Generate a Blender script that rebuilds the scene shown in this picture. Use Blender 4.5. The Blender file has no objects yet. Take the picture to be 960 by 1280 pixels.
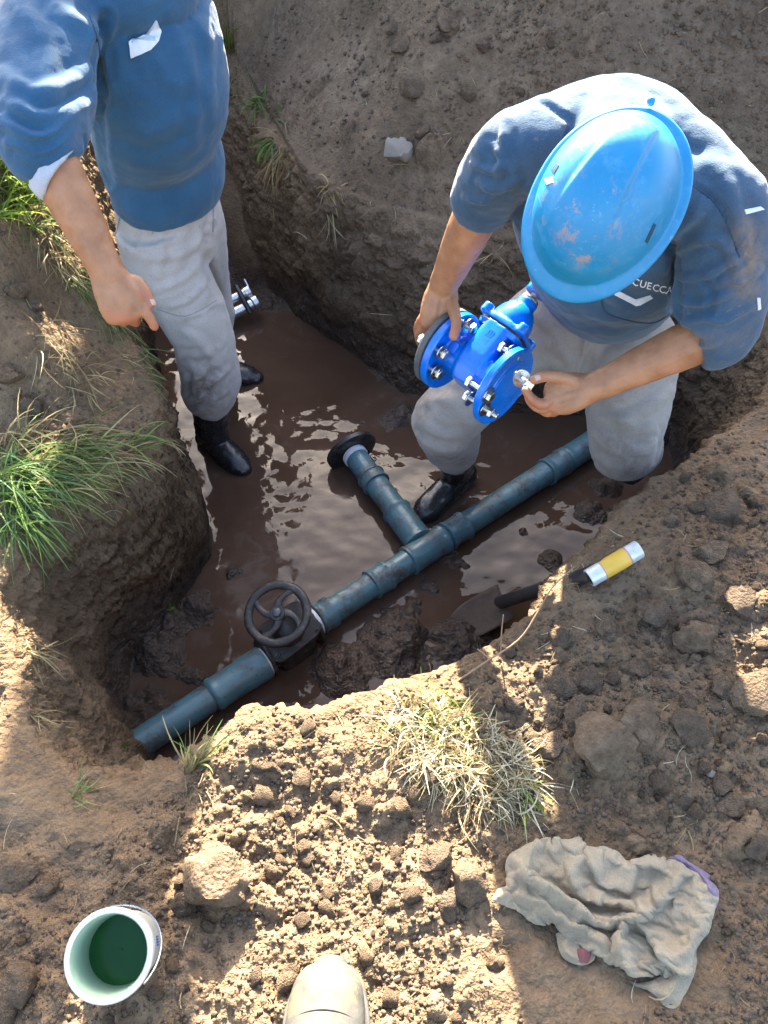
import bpy, bmesh, math, random
import numpy as np
from mathutils import Vector, Matrix
from mathutils.bvhtree import BVHTree

random.seed(7); RNG = np.random.default_rng(11)
S = bpy.context.scene
COL = S.collection

# ------------------------------------------------------------------ camera, sky, sun, exposure
PITCH = math.radians(50.0); FOC = 1005.0; CAMZ = 1.45
cam_d = bpy.data.cameras.new("camera"); cam = bpy.data.objects.new("camera", cam_d); COL.objects.link(cam)
cam.location = (0, 0, CAMZ); cam.rotation_euler = (math.pi/2 - PITCH, 0, 0)
cam_d.sensor_fit = 'VERTICAL'; cam_d.sensor_height = 24.0; cam_d.lens = 24.0*FOC/1280.0
cam_d.clip_start = 0.02; cam_d.clip_end = 400
S.camera = cam
SUN_EL = math.radians(31.0); SUN_AZ = math.radians(-3.0)       # azimuth from +Y, towards +X positive
sun_vec = Vector((math.sin(SUN_AZ)*math.cos(SUN_EL), math.cos(SUN_AZ)*math.cos(SUN_EL), math.sin(SUN_EL)))
w = bpy.data.worlds.new("World"); S.world = w; w.use_nodes = True
nt = w.node_tree; bg = nt.nodes['Background']
sky = nt.nodes.new('ShaderNodeTexSky'); sky.sky_type = 'NISHITA'; sky.sun_disc = False
sky.sun_elevation = SUN_EL; sky.sun_rotation = SUN_AZ; sky.air_density = 1.0; sky.dust_density = 3.0; sky.ozone_density = 0.5
nt.links.new(sky.outputs[0], bg.inputs[0]); bg.inputs[1].default_value = 0.09
sl = bpy.data.lights.new("sun", 'SUN'); so = bpy.data.objects.new("sun", sl); COL.objects.link(so)
sl.energy = 5.0; sl.angle = math.radians(0.6); sl.color = (1.0, 0.90, 0.72)
so.rotation_euler = sun_vec.to_track_quat('Z', 'Y').to_euler(); so.location = (0, 6, 6)
S.view_settings.view_transform = 'Standard'; S.view_settings.look = 'None'
S.view_settings.exposure = 3.35; S.view_settings.gamma = 1.0
S.cycles.use_denoising = True
S.cycles.max_bounces = 6; S.cycles.diffuse_bounces = 3; S.cycles.glossy_bounces = 3; S.cycles.transmission_bounces = 4
S.cycles.caustics_reflective = False; S.cycles.caustics_refractive = False

# ------------------------------------------------------------------ picture ray helpers (authoring only)
cR = Vector((1, 0, 0)); cU = Vector((0, math.sin(PITCH), math.cos(PITCH))); cF = Vector((0, math.cos(PITCH), -math.sin(PITCH)))
def ray(px, py):
    return cF + cR*((px-480)/FOC) + cU*((640-py)/FOC)
def P(px, py, t):
    return Vector((0, 0, CAMZ)) + ray(px, py)*t
def PZ(px, py, z):
    r = ray(px, py); return Vector((0, 0, CAMZ)) + r*((z-CAMZ)/r.z)
def project(v):
    v = np.asarray(v, float); x = v[:, 0]; y = v[:, 1]; z = v[:, 2]-CAMZ
    t = y*cF.y + z*cF.z; uu = y*cU.y + z*cU.z
    t = np.maximum(t, 1e-3)
    return np.stack([480 + FOC*x/t, 640 - FOC*uu/t], 1)

# ------------------------------------------------------------------ noise
def _h(ix, iy, iz, seed):
    n = (ix*374761393 + iy*668265263 + iz*1440662683 + seed*974634777) & 0xffffffff
    n = ((n ^ (n >> 13))*1274126177) & 0xffffffff
    return ((n ^ (n >> 16)) & 0xffffffff)/4294967295.0
def vn3(x, y, z, seed=0):
    xi = np.floor(x).astype(np.int64); yi = np.floor(y).astype(np.int64); zi = np.floor(z).astype(np.int64)
    fx = x-xi; fy = y-yi; fz = z-zi
    fx = fx*fx*(3-2*fx); fy = fy*fy*(3-2*fy); fz = fz*fz*(3-2*fz)
    r = 0
    for a in (0, 1):
        for b in (0, 1):
            for c in (0, 1):
                r = r + _h(xi+a, yi+b, zi+c, seed)*(fx if a else 1-fx)*(fy if b else 1-fy)*(fz if c else 1-fz)
    return r*2-1
def vn2(x, y, seed=0):
    xi = np.floor(x).astype(np.int64); yi = np.floor(y).astype(np.int64)
    fx = x-xi; fy = y-yi
    fx = fx*fx*(3-2*fx); fy = fy*fy*(3-2*fy)
    r = 0
    for a in (0, 1):
        for b in (0, 1):
            r = r + _h(xi+a, yi+b, xi*0, seed)*(fx if a else 1-fx)*(fy if b else 1-fy)
    return r*2-1
def fbm2(x, y, sc, o=4, seed=0, g=0.5):
    r = 0; a = 1.0; f = 1.0/sc
    for i in range(o):
        r = r + a*vn2(x*f+17.3*i, y*f-9.1*i, seed+i*31); a *= g; f *= 2.03
    return r
def fbm3(v, sc, o=3, seed=0, g=0.5):
    r = 0; a = 1.0; f = 1.0/np.asarray(sc, float)*np.ones(3)
    for i in range(o):
        r = r + a*vn3(v[:, 0]*f[0]+7.7*i, v[:, 1]*f[1]-3.1*i, v[:, 2]*f[2]+5.3*i, seed+i*37); a *= g; f = f*2.03
    return r
def sstep(a, b, x):
    t = np.clip((x-a)/(b-a), 0, 1); return t*t*(3-2*t)

# ------------------------------------------------------------------ mesh helpers
class MB:
    def __init__(s): s.v = []; s.f = []; s.n = 0
    def add(s, v, f):
        s.v.extend([tuple(p) for p in v]); s.f.extend([tuple(i+s.n for i in q) for q in f]); s.n = len(s.v); return s
    def loft(s, *a, **k): return s.add(*loft(*a, **k))
    def box(s, *a, **k): return s.add(*box(*a, **k))

def catmull(pts, rad, sub):
    if sub <= 1: return pts, rad
    P2, R2 = [], []
    n = len(pts)
    for i in range(n-1):
        p0 = pts[max(i-1, 0)]; p1 = pts[i]; p2 = pts[i+1]; p3 = pts[min(i+2, n-1)]
        r0 = rad[max(i-1, 0)]; r1 = rad[i]; r2 = rad[i+1]; r3 = rad[min(i+2, n-1)]
        for k in range(sub):
            t = k/sub; t2 = t*t; t3 = t2*t
            c = (-.5*t3+t2-.5*t, 1.5*t3-2.5*t2+1, -1.5*t3+2*t2+.5*t, .5*t3-.5*t2)
            P2.append(p0*c[0]+p1*c[1]+p2*c[2]+p3*c[3])
            R2.append(tuple(max(1e-4, r0[j]*c[0]+r1[j]*c[1]+r2[j]*c[2]+r3[j]*c[3]) for j in (0, 1)))
    P2.append(pts[-1]); R2.append(rad[-1])
    return P2, R2
def loft(pts, rad, n=16, side=None, sub=1, cap=True, power=2.0, dome=False):
    """closed tube along pts; rad scalar or (a along side, b across)"""
    pts = [Vector(p) for p in pts]
    rad = [(r, r) if not isinstance(r, (tuple, list)) else tuple(r) for r in rad]
    if dome:
        for end in (0, -1):
            d = (pts[0]-pts[1] if end == 0 else pts[-1]-pts[-2]).normalized(); r = rad[end]; base = pts[end]
            m = min(r)
            ext = [(base + d*m*math.sin(a), (r[0]*math.cos(a), r[1]*math.cos(a))) for a in (.5, .95, 1.3)]
            if end == 0:
                pts = [e[0] for e in reversed(ext)] + pts; rad = [e[1] for e in reversed(ext)] + rad
            else:
                pts = pts + [e[0] for e in ext]; rad = rad + [e[1] for e in ext]
    pts, rad = catmull(pts, rad, sub)
    T = []
    for i in range(len(pts)):
        d = pts[min(i+1, len(pts)-1)]-pts[max(i-1, 0)]
        T.append(d.normalized() if d.length > 1e-9 else Vector((0, 0, 1)))
    if side is None: side = Vector((1, 0, 0)) if abs(T[0].x) < .9 else Vector((0, 1, 0))
    side = Vector(side); s_ = (side - T[0]*side.dot(T[0])).normalized()
    V, F = [], []
    for i, p in enumerate(pts):
        s_ = (s_ - T[i]*s_.dot(T[i])).normalized(); b_ = T[i].cross(s_)
        for k in range(n):
            a = 2*math.pi*k/n; ca, sa = math.cos(a), math.sin(a)
            if power != 2.0:
                e = 2.0/power; ca = math.copysign(abs(ca)**e, ca); sa = math.copysign(abs(sa)**e, sa)
            V.append(p + s_*(rad[i][0]*ca) + b_*(rad[i][1]*sa))
    m = len(pts)
    for i in range(m-1):
        for k in range(n):
            k2 = (k+1) % n; F.append((i*n+k, i*n+k2, (i+1)*n+k2, (i+1)*n+k))
    if cap:
        F.append(tuple(range(n-1, -1, -1))); F.append(tuple((m-1)*n+k for k in range(n)))
    return V, F
def ringtube(pts, rads, n=40, side=None, inner=None):
    return loft(pts, rads, n=n, side=side)
def lathe(prof, o, ax, n=32, side=None, close=True):
    """prof list of (along, radius) swept round axis ax from o"""
    ax = Vector(ax).normalized(); o = Vector(o)
    if side is None: side = Vector((1, 0, 0)) if abs(ax.x) < .9 else Vector((0, 1, 0))
    s_ = (Vector(side)-ax*Vector(side).dot(ax)).normalized(); b_ = ax.cross(s_)
    V, F = [], []
    for a, r in prof:
        for k in range(n):
            q = 2*math.pi*k/n; V.append(o + ax*a + s_*(r*math.cos(q)) + b_*(r*math.sin(q)))
    m = len(prof)
    for i in range(m-1):
        for k in range(n):
            k2 = (k+1) % n; F.append((i*n+k, i*n+k2, (i+1)*n+k2, (i+1)*n+k))
    if close:
        F.append(tuple(range(n-1, -1, -1))); F.append(tuple((m-1)*n+k for k in range(n)))
    return V, F
def box(c, hx, hy, hz, ax=None):
    c = Vector(c); X, Y, Z = ax if ax else (Vector((1, 0, 0)), Vector((0, 1, 0)), Vector((0, 0, 1)))
    V = [c + X*(hx*sx) + Y*(hy*sy) + Z*(hz*sz) for sx in (-1, 1) for sy in (-1, 1) for sz in (-1, 1)]
    return V, [(0, 1, 3, 2), (4, 6, 7, 5), (0, 4, 5, 1), (2, 3, 7, 6), (0, 2, 6, 4), (1, 5, 7, 3)]

def raw_mesh(name, v, f):
    me = bpy.data.meshes.new(name); me.from_pydata([tuple(p) for p in v], [], [tuple(q) for q in f]); me.update(); return me
def base_of(parent):
    b = Vector((0, 0, 0)); p = parent
    while p is not None: b += p.location; p = p.parent
    return b
def smooth_mesh(me, angle=None):
    me.polygons.foreach_set('use_smooth', [True]*len(me.polygons))
    if angle is not None:
        try: me.set_sharp_from_angle(angle=math.radians(angle))
        except Exception: pass
def part(name, v, f, mat, parent, smooth=True, angle=40, bevel=0, label=None):
    """a mesh in world coordinates, hung under parent"""
    b = base_of(parent)
    me = raw_mesh(name, [Vector(p)-b for p in v], f)
    return part_me(name, me, mat, parent, smooth, angle, bevel, label)
def part_me(name, me, mat, parent, smooth=True, angle=40, bevel=0, label=None):
    o = bpy.data.objects.new(name, me); COL.objects.link(o); o.parent = parent
    bm = bmesh.new(); bm.from_mesh(me); bmesh.ops.recalc_face_normals(bm, faces=bm.faces); bm.to_mesh(me); bm.free()
    if smooth: smooth_mesh(me, angle)
    if bevel:
        m = o.modifiers.new('bevel', 'BEVEL'); m.width = bevel; m.segments = 2; m.limit_method = 'ANGLE'; m.angle_limit = math.radians(40)
    me.materials.append(mat)
    if label: o['label'] = label
    return o
def thing(name, label, cat, loc, group=None):
    o = bpy.data.objects.new(name, None); COL.objects.link(o); o.location = loc; o.empty_display_size = .05
    o['label'] = label; o['category'] = cat
    if group: o['group'] = group
    return o
def single(name, v, f, mat, label, cat, loc, group=None, **k):
    me = raw_mesh(name, [Vector(p)-Vector(loc) for p in v], f)
    o = part_me(name, me, mat, None, **k); o.location = loc
    o['label'] = label; o['category'] = cat
    if group: o['group'] = group
    return o
def fuse(mb, voxel, smooth=3, fac=.5):
    """union of closed shells -> one continuous surface; returns (verts, faces) as numpy"""
    me = raw_mesh('tmp', mb.v, mb.f)
    bm = bmesh.new(); bm.from_mesh(me); bmesh.ops.recalc_face_normals(bm, faces=bm.faces); bm.to_mesh(me); bm.free()
    o = bpy.data.objects.new('tmp', me); COL.objects.link(o)
    r = o.modifiers.new('r', 'REMESH'); r.mode = 'VOXEL'; r.voxel_size = voxel; r.adaptivity = 0
    if smooth:
        s = o.modifiers.new('s', 'SMOOTH'); s.iterations = smooth; s.factor = fac
    dg = bpy.context.evaluated_depsgraph_get(); ev = o.evaluated_get(dg); m2 = ev.to_mesh()
    n = len(m2.vertices); v = np.empty(n*3); m2.vertices.foreach_get('co', v); v = v.reshape(-1, 3)
    f = [tuple(p.vertices) for p in m2.polygons]
    ev.to_mesh_clear(); bpy.data.objects.remove(o); bpy.data.meshes.remove(me)
    return v, f
def vnormals(v, f):
    q = np.array([p if len(p) == 4 else (p[0], p[1], p[2], p[2]) for p in f])
    n = np.cross(v[q[:, 2]]-v[q[:, 0]], v[q[:, 3]]-v[q[:, 1]])
    N = np.zeros_like(v)
    for k in range(4): np.add.at(N, q[:, k], n)
    # orient outward: remesh output is consistently oriented outward
    return N/np.maximum(np.linalg.norm(N, axis=1, keepdims=True), 1e-9)
def polydist(p, line):
    d = np.full(len(p), 1e9)
    for a, b in zip(line[:-1], line[1:]):
        a = np.array(a, float); b = np.array(b, float); ab = b-a
        t = np.clip(((p-a)@ab)/max(ab@ab, 1e-9), 0, 1)
        d = np.minimum(d, np.linalg.norm(p-(a+t[:, None]*ab), axis=1))
    return d
def folds(v, f, lst):
    """creases of the cloth: (polyline, width, height); lines are laid out over the side one sees"""
    N = vnormals(v, f); pp = project(v); cp = np.array([0, 0, CAMZ])
    view = cp-v; view /= np.linalg.norm(view, axis=1, keepdims=True)
    fac = sstep(.0, .35, (N*view).sum(1))
    D = np.zeros(len(v))
    for line, wd, am in lst:
        L = np.array(line, float)
        if len(L) > 2:   # smooth the line
            LL = [Vector((p[0], p[1], 0)) for p in L]; LL, _ = catmull(LL, [(1, 1)]*len(LL), 4); L = np.array([(q.x, q.y) for q in LL])
        lo = L.min(0)-4*wd; hi = L.max(0)+4*wd
        m = ((pp > lo) & (pp < hi)).all(1)
        if not m.any(): continue
        d = polydist(pp[m], L)/wd
        # taper at the ends
        e = np.minimum(np.linalg.norm(pp[m]-L[0], axis=1), np.linalg.norm(pp[m]-L[-1], axis=1))/(3.0*wd)
        D[m] += am*(np.exp(-d*d) - .45*np.exp(-((d-1.7)**2)*1.4))*np.clip(e+.25, 0, 1)
    return v + N*(D*fac)[:, None]
def bvh_of(v, f):
    return BVHTree.FromPolygons([tuple(p) for p in v], [tuple(q) for q in f])
def hit(bvh, px, py, lift=.002):
    r = ray(px, py).normalized(); h = bvh.ray_cast(Vector((0, 0, CAMZ)), r)
    if h[0] is None: return None
    n = h[1] if h[1].dot(r) < 0 else -h[1]
    return h[0] + n*lift, n
def patch(bvh, poly, thick=.003, lift=.001, step=2.0):
    """a flat piece of cloth or print lying on a surface: outline given as seen, laid on the surface, with thickness"""
    L = np.array(poly, float); lo = L.min(0); hi = L.max(0)
    bm = bmesh.new(); vs = [bm.verts.new((p[0], p[1], 0)) for p in L]; bm.faces.new(vs)
    for ax in (0, 1):
        k = lo[ax]+step
        while k < hi[ax]-.01:
            co = [0, 0, 0]; co[ax] = k; no = [0, 0, 0]; no[ax] = 1
            bmesh.ops.bisect_plane(bm, geom=bm.verts[:]+bm.edges[:]+bm.faces[:], plane_co=co, plane_no=no); k += step
    bmesh.ops.triangulate(bm, faces=bm.faces); bm.verts.ensure_lookup_table()
    V = []; ok = True; last = None
    for q in bm.verts:
        h = hit(bvh, q.co.x, q.co.y, lift)
        if h is None: h = last
        if h is None: continue
        last = h; V.append(h)
    F = [tuple(x.index for x in fc.verts) for fc in bm.faces]
    n = len(bm.verts); bm.free()
    if len(V) != n: return None
    top = [p+nn*thick for p, nn in V]; bot = [p-nn*.004 for p, nn in V]
    edges = {}
    for fc in F:
        for a, b in zip(fc, fc[1:]+fc[:1]): edges[(a, b)] = 1
    faces = [tuple(q) for q in F] + [tuple(i+n for i in reversed(q)) for q in F]
    for (a, b) in edges:
        if (b, a) not in edges: faces.append((b, a, a+n, b+n))
    return top+bot, faces

# ------------------------------------------------------------------ materials
def lin(r, g, b):
    c = lambda u: (u/255/12.92) if u/255 <= .04045 else ((u/255+.055)/1.055)**2.4
    return (c(r), c(g), c(b))
class NT:
    def __init__(s, name):
        s.m = bpy.data.materials.new(name); s.m.use_nodes = True; s.t = s.m.node_tree
        s.b = s.t.nodes['Principled BSDF']; s.co = s.t.nodes.new('ShaderNodeTexCoord').outputs['Object']
    def n(s, ty, **k):
        o = s.t.nodes.new(ty)
        for a, b in k.items(): setattr(o, a, b)
        return o
    def l(s, a, b): s.t.links.new(a, b)
    def noise(s, sc, det=4, rough=.55, dist=0, vec=None):
        o = s.n('ShaderNodeTexNoise'); o.inputs['Scale'].default_value = sc; o.inputs['Detail'].default_value = det
        o.inputs['Roughness'].default_value = rough; o.inputs['Distortion'].default_value = dist
        s.l(vec or s.co, o.inputs['Vector']); return o.outputs['Fac']
    def vor(s, sc, feat='F1', out='Distance', vec=None):
        o = s.n('ShaderNodeTexVoronoi', feature=feat); o.inputs['Scale'].default_value = sc; s.l(vec or s.co, o.inputs['Vector']); return o.outputs[out]
    def ramp(s, x, stops):
        o = s.n('ShaderNodeValToRGB'); e = o.color_ramp.elements
        while len(e) < len(stops): e.new(.5)
        for i, (p, c) in enumerate(stops):
            e[i].position = p; e[i].color = (*c, 1) if len(c) == 3 else c
        s.l(x, o.inputs[0]); return o.outputs[0]
    def mr(s, x, a, b, c=0., d=1.):
        o = s.n('ShaderNodeMapRange'); s.l(x, o.inputs[0])
        for i, q in enumerate((a, b, c, d)): o.inputs[i+1].default_value = q
        return o.outputs[0]
    def mix(s, fac, a, b, mode='MIX'):
        o = s.n('ShaderNodeMix', data_type='RGBA', blend_type=mode); o.clamp_factor = True
        for sock, v in ((o.inputs[0], fac), (o.inputs[6], a), (o.inputs[7], b)):
            if hasattr(v, 'is_linked') or hasattr(v, 'links'): s.l(v, sock)
            elif isinstance(v, (int, float)): sock.default_value = v
            else: sock.default_value = (*v, 1) if len(v) == 3 else v
        return o.outputs[2]
    def math(s, op, a, b=0., c=0.):
        o = s.n('ShaderNodeMath', operation=op)
        for i, v in enumerate((a, b, c)):
            if hasattr(v, 'links'): s.l(v, o.inputs[i])
            else: o.inputs[i].default_value = v
        return o.outputs[0]
    def attr(s, name):
        o = s.n('ShaderNodeAttribute'); o.attribute_name = name; return o
    def bump(s, h, st, dist=.01, nrm=None):
        o = s.n('ShaderNodeBump'); o.inputs['Strength'].default_value = st; o.inputs['Distance'].default_value = dist
        s.l(h, o.inputs['Height'])
        if nrm is not None: s.l(nrm, o.inputs['Normal'])
        return o.outputs[0]
    def out(s, col=None, rough=None, nrm=None, metal=None, spec=None, **k):
        def st(nm, v):
            if v is None: return
            if hasattr(v, 'links'): s.l(v, s.b.inputs[nm])
            elif isinstance(v, (int, float)): s.b.inputs[nm].default_value = v
            else: s.b.inputs[nm].default_value = (*v, 1)
        st('Base Color', col); st('Roughness', rough); st('Metallic', metal); st('Specular IOR Level', spec)
        if nrm is not None: s.l(nrm, s.b.inputs['Normal'])
        for a, v in k.items(): st(a.replace('_', ' '), v)
        return s.m

def mat_soil():
    t = NT('soil')
    wet = t.attr('wet').outputs['Fac']; tone = t.attr('tone').outputs['Fac']
    n1 = t.noise(3.2, 6, .6); n2 = t.noise(23, 6, .68, .3); n3 = t.noise(130, 4, .65)
    dry = t.ramp(n1, [(.3, (.155, .100, .054)), (.5, (.212, .139, .077)), (.7, (.275, .188, .108))])
    grey = t.ramp(n1, [(.3, (.135, .098, .068)), (.7, (.230, .172, .124))])
    c = t.mix(tone, dry, grey)
    c = t.mix(t.mr(n2, .35, .68), t.mix(.45, c, (.04, .028, .02)), c)
    c = t.mix(t.mr(n3, .60, .80, 0, .45), c, (.26, .205, .15))
    c = t.mix(t.mr(n3, .18, .40, .5, 0), c, (.03, .021, .015))
    wetc = t.ramp(n2, [(.3, (.030, .0185, .0115)), (.55, (.055, .034, .0215)), (.75, (.085, .054, .034))])
    wf = t.math('ADD', wet, t.math('MULTIPLY', t.math('SUBTRACT', n2, .5), .5))
    wf = t.mr(wf, .15, .85)
    c = t.mix(wf, c, wetc)
    ro = t.mr(t.math('MULTIPLY', wet, wet), .75, 1, .95, .36)
    v = t.vor(95); v2 = t.vor(240)
    h = t.math('ADD', t.math('MULTIPLY', n2, 1.2), t.math('ADD', t.math('MULTIPLY', v, -.55), t.math('MULTIPLY', n3, .6)))
    h = t.math('ADD', h, t.math('MULTIPLY', v2, -.22))
    return t.out(c, ro, t.bump(h, .85, .011), spec=t.mr(wet, .7, 1, .12, .5))
def mat_clod(name='clod_soil', k=1.0, s=1.0):
    t = NT(name)
    info = t.n('ShaderNodeObjectInfo').outputs['Random']
    n2 = t.noise(30*s, 6, .68); n3 = t.noise(150*s, 4, .65)
    c = t.ramp(n2, [(.28, (.085*k, .058*k, .037*k)), (.5, (.165*k, .115*k, .074*k)), (.72, (.24*k, .172*k, .115*k))])
    c = t.mix(t.mr(info, 0, 1, 0, .45), c, (.075*k, .060*k, .050*k))
    h = t.math('ADD', n2, t.math('ADD', t.math('MULTIPLY', n3, .6), t.math('MULTIPLY', t.vor(110*s), -.5)))
    return t.out(c, .95, t.bump(h, .95, .010), spec=.12)
def mat_water():
    t = NT('muddy_water')
    n = t.noise(2.6, 5, .6, .6); n2 = t.noise(16, 5, .6, 1.0)
    c = t.ramp(n, [(.3, (.046, .026, .0165)), (.6, (.068, .040, .027)), (.75, (.082, .051, .037))])
    scum = t.mr(t.math('MULTIPLY', n2, n), .29, .40)
    c = t.mix(t.math('MULTIPLY', scum, .5), c, (.10, .076, .062))
    h = t.math('ADD', t.noise(4.5, 2, .45, 1.2), t.math('MULTIPLY', t.noise(22, 2, .5, 1.0), .16))
    return t.out(c, t.mr(scum, 0, 1, .025, .16), t.bump(h, .11, .02), IOR=1.34, spec=.36)
def mat_cloth(name, c0, c1, dirt=None, dirt_scale=9, dirt_rng=(.58, .72), dirt_amt=.7, weave=900, fade=None):
    t = NT(name)
    n = t.noise(11, 5, .6); n2 = t.noise(320, 3, .6)
    c = t.ramp(n, [(.3, c0), (.7, c1)])
    c = t.mix(t.mr(n2, .35, .65, .28, 0), c, tuple(x*.45 for x in c0))
    if fade: c = t.mix(t.mr(t.noise(5, 3, .5), .52, .75, 0, .55), c, fade)
    if dirt:
        d = t.math('MULTIPLY', t.mr(t.noise(dirt_scale, 6, .66, .4), *dirt_rng), dirt_amt)
        d2 = t.math('MULTIPLY', t.mr(t.noise(60, 3, .6), .66, .72), .7*dirt_amt)
        c = t.mix(t.math('MAXIMUM', d, d2), c, dirt)
    a = t.attr('stain').outputs['Fac']
    c = t.mix(t.math('MULTIPLY', a, t.mr(t.noise(38, 6, .7), .3, .6)), c, dirt or (.06, .045, .032))
    wv = t.n('ShaderNodeTexWave'); wv.inputs['Scale'].default_value = weave/6; wv.inputs['Distortion'].default_value = 1.5
    t.l(t.co, wv.inputs['Vector'])
    h = t.math('ADD', t.math('MULTIPLY', n2, .6), t.math('MULTIPLY', wv.outputs['Fac'], .12))
    h = t.math('ADD', h, t.math('MULTIPLY', t.noise(45, 4, .6), 1.2))
    return t.out(c, .92, t.bump(h, .35, .004), spec=.15, Sheen_Weight=.18, Sheen_Roughness=.5)
def mat_skin():
    t = NT('tanned_skin')
    n = t.noise(22, 5, .6); n2 = t.noise(210, 4, .6)
    c = t.ramp(n, [(.3, (.25, .112, .052)), (.55, (.34, .162, .080)), (.75, (.40, .200, .108))])
    rd = t.attr('red').outputs['Fac']
    c = t.mix(t.math('MULTIPLY', rd, .7), c, (.38, .125, .070))
    c = t.mix(t.mr(t.noise(13, 6, .7), .60, .72, 0, .40), c, (.16, .10, .065))
    c = t.mix(t.mr(n2, .64, .72, 0, .35), c, (.16, .075, .045))
    h = t.math('ADD', n2, t.math('MULTIPLY', t.vor(420), .5))
    return t.out(c, t.mr(n, .3, .7, .42, .55), t.bump(h, .22, .002), spec=.4, Subsurface_Weight=.12, Subsurface_Scale=.006)
def mat_pvc(name='blue_grey_pvc', k=1.0, mudamt=1.0):
    t = NT(name)
    n = t.noise(6, 5, .6, .3); n2 = t.noise(40, 5, .7)
    c = t.ramp(t.noise(3, 3), [(.3, (.052*k, .118*k, .138*k)), (.7, (.078*k, .160*k, .180*k))])
    c = t.mix(t.mr(n2, .55, .75, 0, .35), c, (.10, .16, .18))
    a = t.attr('stain').outputs['Fac']
    sp = t.mr(t.noise(15, 7, .74), .525-.015*mudamt, .63)
    sp2 = t.mr(t.noise(95, 2, .5), .66, .70)
    mud = t.math('MAXIMUM', t.math('MAXIMUM', t.math('MULTIPLY', sp, .9*mudamt), t.math('MULTIPLY', sp2, .8)), t.math('MULTIPLY', a, t.mr(t.noise(45, 6, .7), .35, .55)))
    c = t.mix(mud, c, (.055, .036, .027))
    return t.out(c, t.mr(mud, 0, 1, .30, .62), t.bump(t.math('ADD', mud, t.math('MULTIPLY', n2, .15)), .3, .003), spec=.5)
def mat_plain(name, c0, c1, rough=.5, metal=0., sc=25, bump=.2, spec=.5, spots=None, coat=0.):
    t = NT(name)
    n = t.noise(sc, 5, .6, .2); n2 = t.noise(sc*7, 4, .6)
    c = t.ramp(n, [(.3, c0), (.7, c1)])
    if spots: c = t.mix(t.mr(t.noise(sc*1.3, 6, .7), spots[1], spots[1]+.08, 0, spots[2] if len(spots) > 2 else .9), c, spots[0])
    return t.out(c, t.mr(n2, .3, .7, rough*.85, min(1, rough*1.2)), t.bump(t.math('ADD', n, t.math('MULTIPLY', n2, .4)), bump, .002), metal=metal, spec=spec, Coat_Weight=coat, Coat_Roughness=.2)
def mat_grass(name, rough=.6, trans=.35):
    t = NT(name); a = t.attr('blade').outputs['Color']
    c = t.mix(t.mr(t.noise(60, 3), .3, .7, 0, .35), a, (.09, .075, .03))
    p = t.out(c, rough, spec=.3)
    tr = t.n('ShaderNodeBsdfTranslucent'); t.l(c, tr.inputs[0]); mx = t.n('ShaderNodeMixShader'); mx.inputs[0].default_value = trans
    t.l(t.b.outputs[0], mx.inputs[1]); t.l(tr.outputs[0], mx.inputs[2]); t.l(mx.outputs[0], t.t.nodes['Material Output'].inputs[0])
    return t.m
SOIL = mat_soil(); CLOD = mat_clod(); CLODB = mat_clod('loose_clod_soil', .95, .075); WATER = mat_water()
BLUE_KNIT_A = mat_cloth('blue_fleece', (.022, .074, .145), (.032, .100, .185), (.12, .10, .085), 9, (.66, .80), .35)
BLUE_KNIT_B = mat_cloth('faded_blue_fleece', (.028, .066, .118), (.044, .096, .162), (.21, .16, .115), 9, (.64, .80), .5)
GREY_CLOTH_A = mat_cloth('grey_work_cloth', (.335, .305, .285), (.415, .380, .355), (.09, .062, .045), 14, (.72, .82), .5)
GREY_CLOTH_B = mat_cloth('dusty_grey_work_cloth', (.215, .185, .16), (.285, .25, .22), (.085, .06, .045), 12, (.66, .82), .55)
SKIN = mat_skin()
BOOT = mat_plain('black_rubber', (.010, .010, .011), (.020, .019, .019), .28, sc=14, bump=.25, spots=((.06, .043, .033), .60, .7))
PVC = mat_pvc(); PVC2 = mat_pvc('blue_pvc', 1.05, .8)
WHITE_PVC = mat_plain('white_pvc', (.5, .5, .52), (.68, .68, .70), .4, spots=((.07, .05, .04), .62, .8))
BLACK_IRON = mat_plain('muddy_black_iron', (.012, .011, .010), (.026, .023, .021), .5, sc=30, bump=.5, spots=((.075, .060, .050), .53, .75))
BLACK_PLASTIC = mat_plain('black_plastic', (.012, .013, .014), (.022, .022, .024), .35, spots=((.07, .052, .042), .54, .8))
VALVE_BLUE = mat_plain('blue_epoxy', (.0, .125, .56), (.002, .155, .64), .24, sc=55, bump=.12, spec=.5, spots=((.02, .10, .36), .72, .5), coat=.25)
STEEL = mat_plain('zinc_steel', (.42, .43, .43), (.62, .62, .60), .28, metal=1., sc=60, bump=.2)
BRASS = mat_plain('dull_brass', (.33, .26, .17), (.48, .40, .29), .35, metal=.9, sc=60)
RUBBER = mat_plain('grey_rubber', (.05, .055, .06), (.085, .09, .095), .6, sc=40, bump=.4, spots=((.16, .15, .14), .6, .6))
def stuff(o): o['kind'] = 'stuff'; return o
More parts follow.
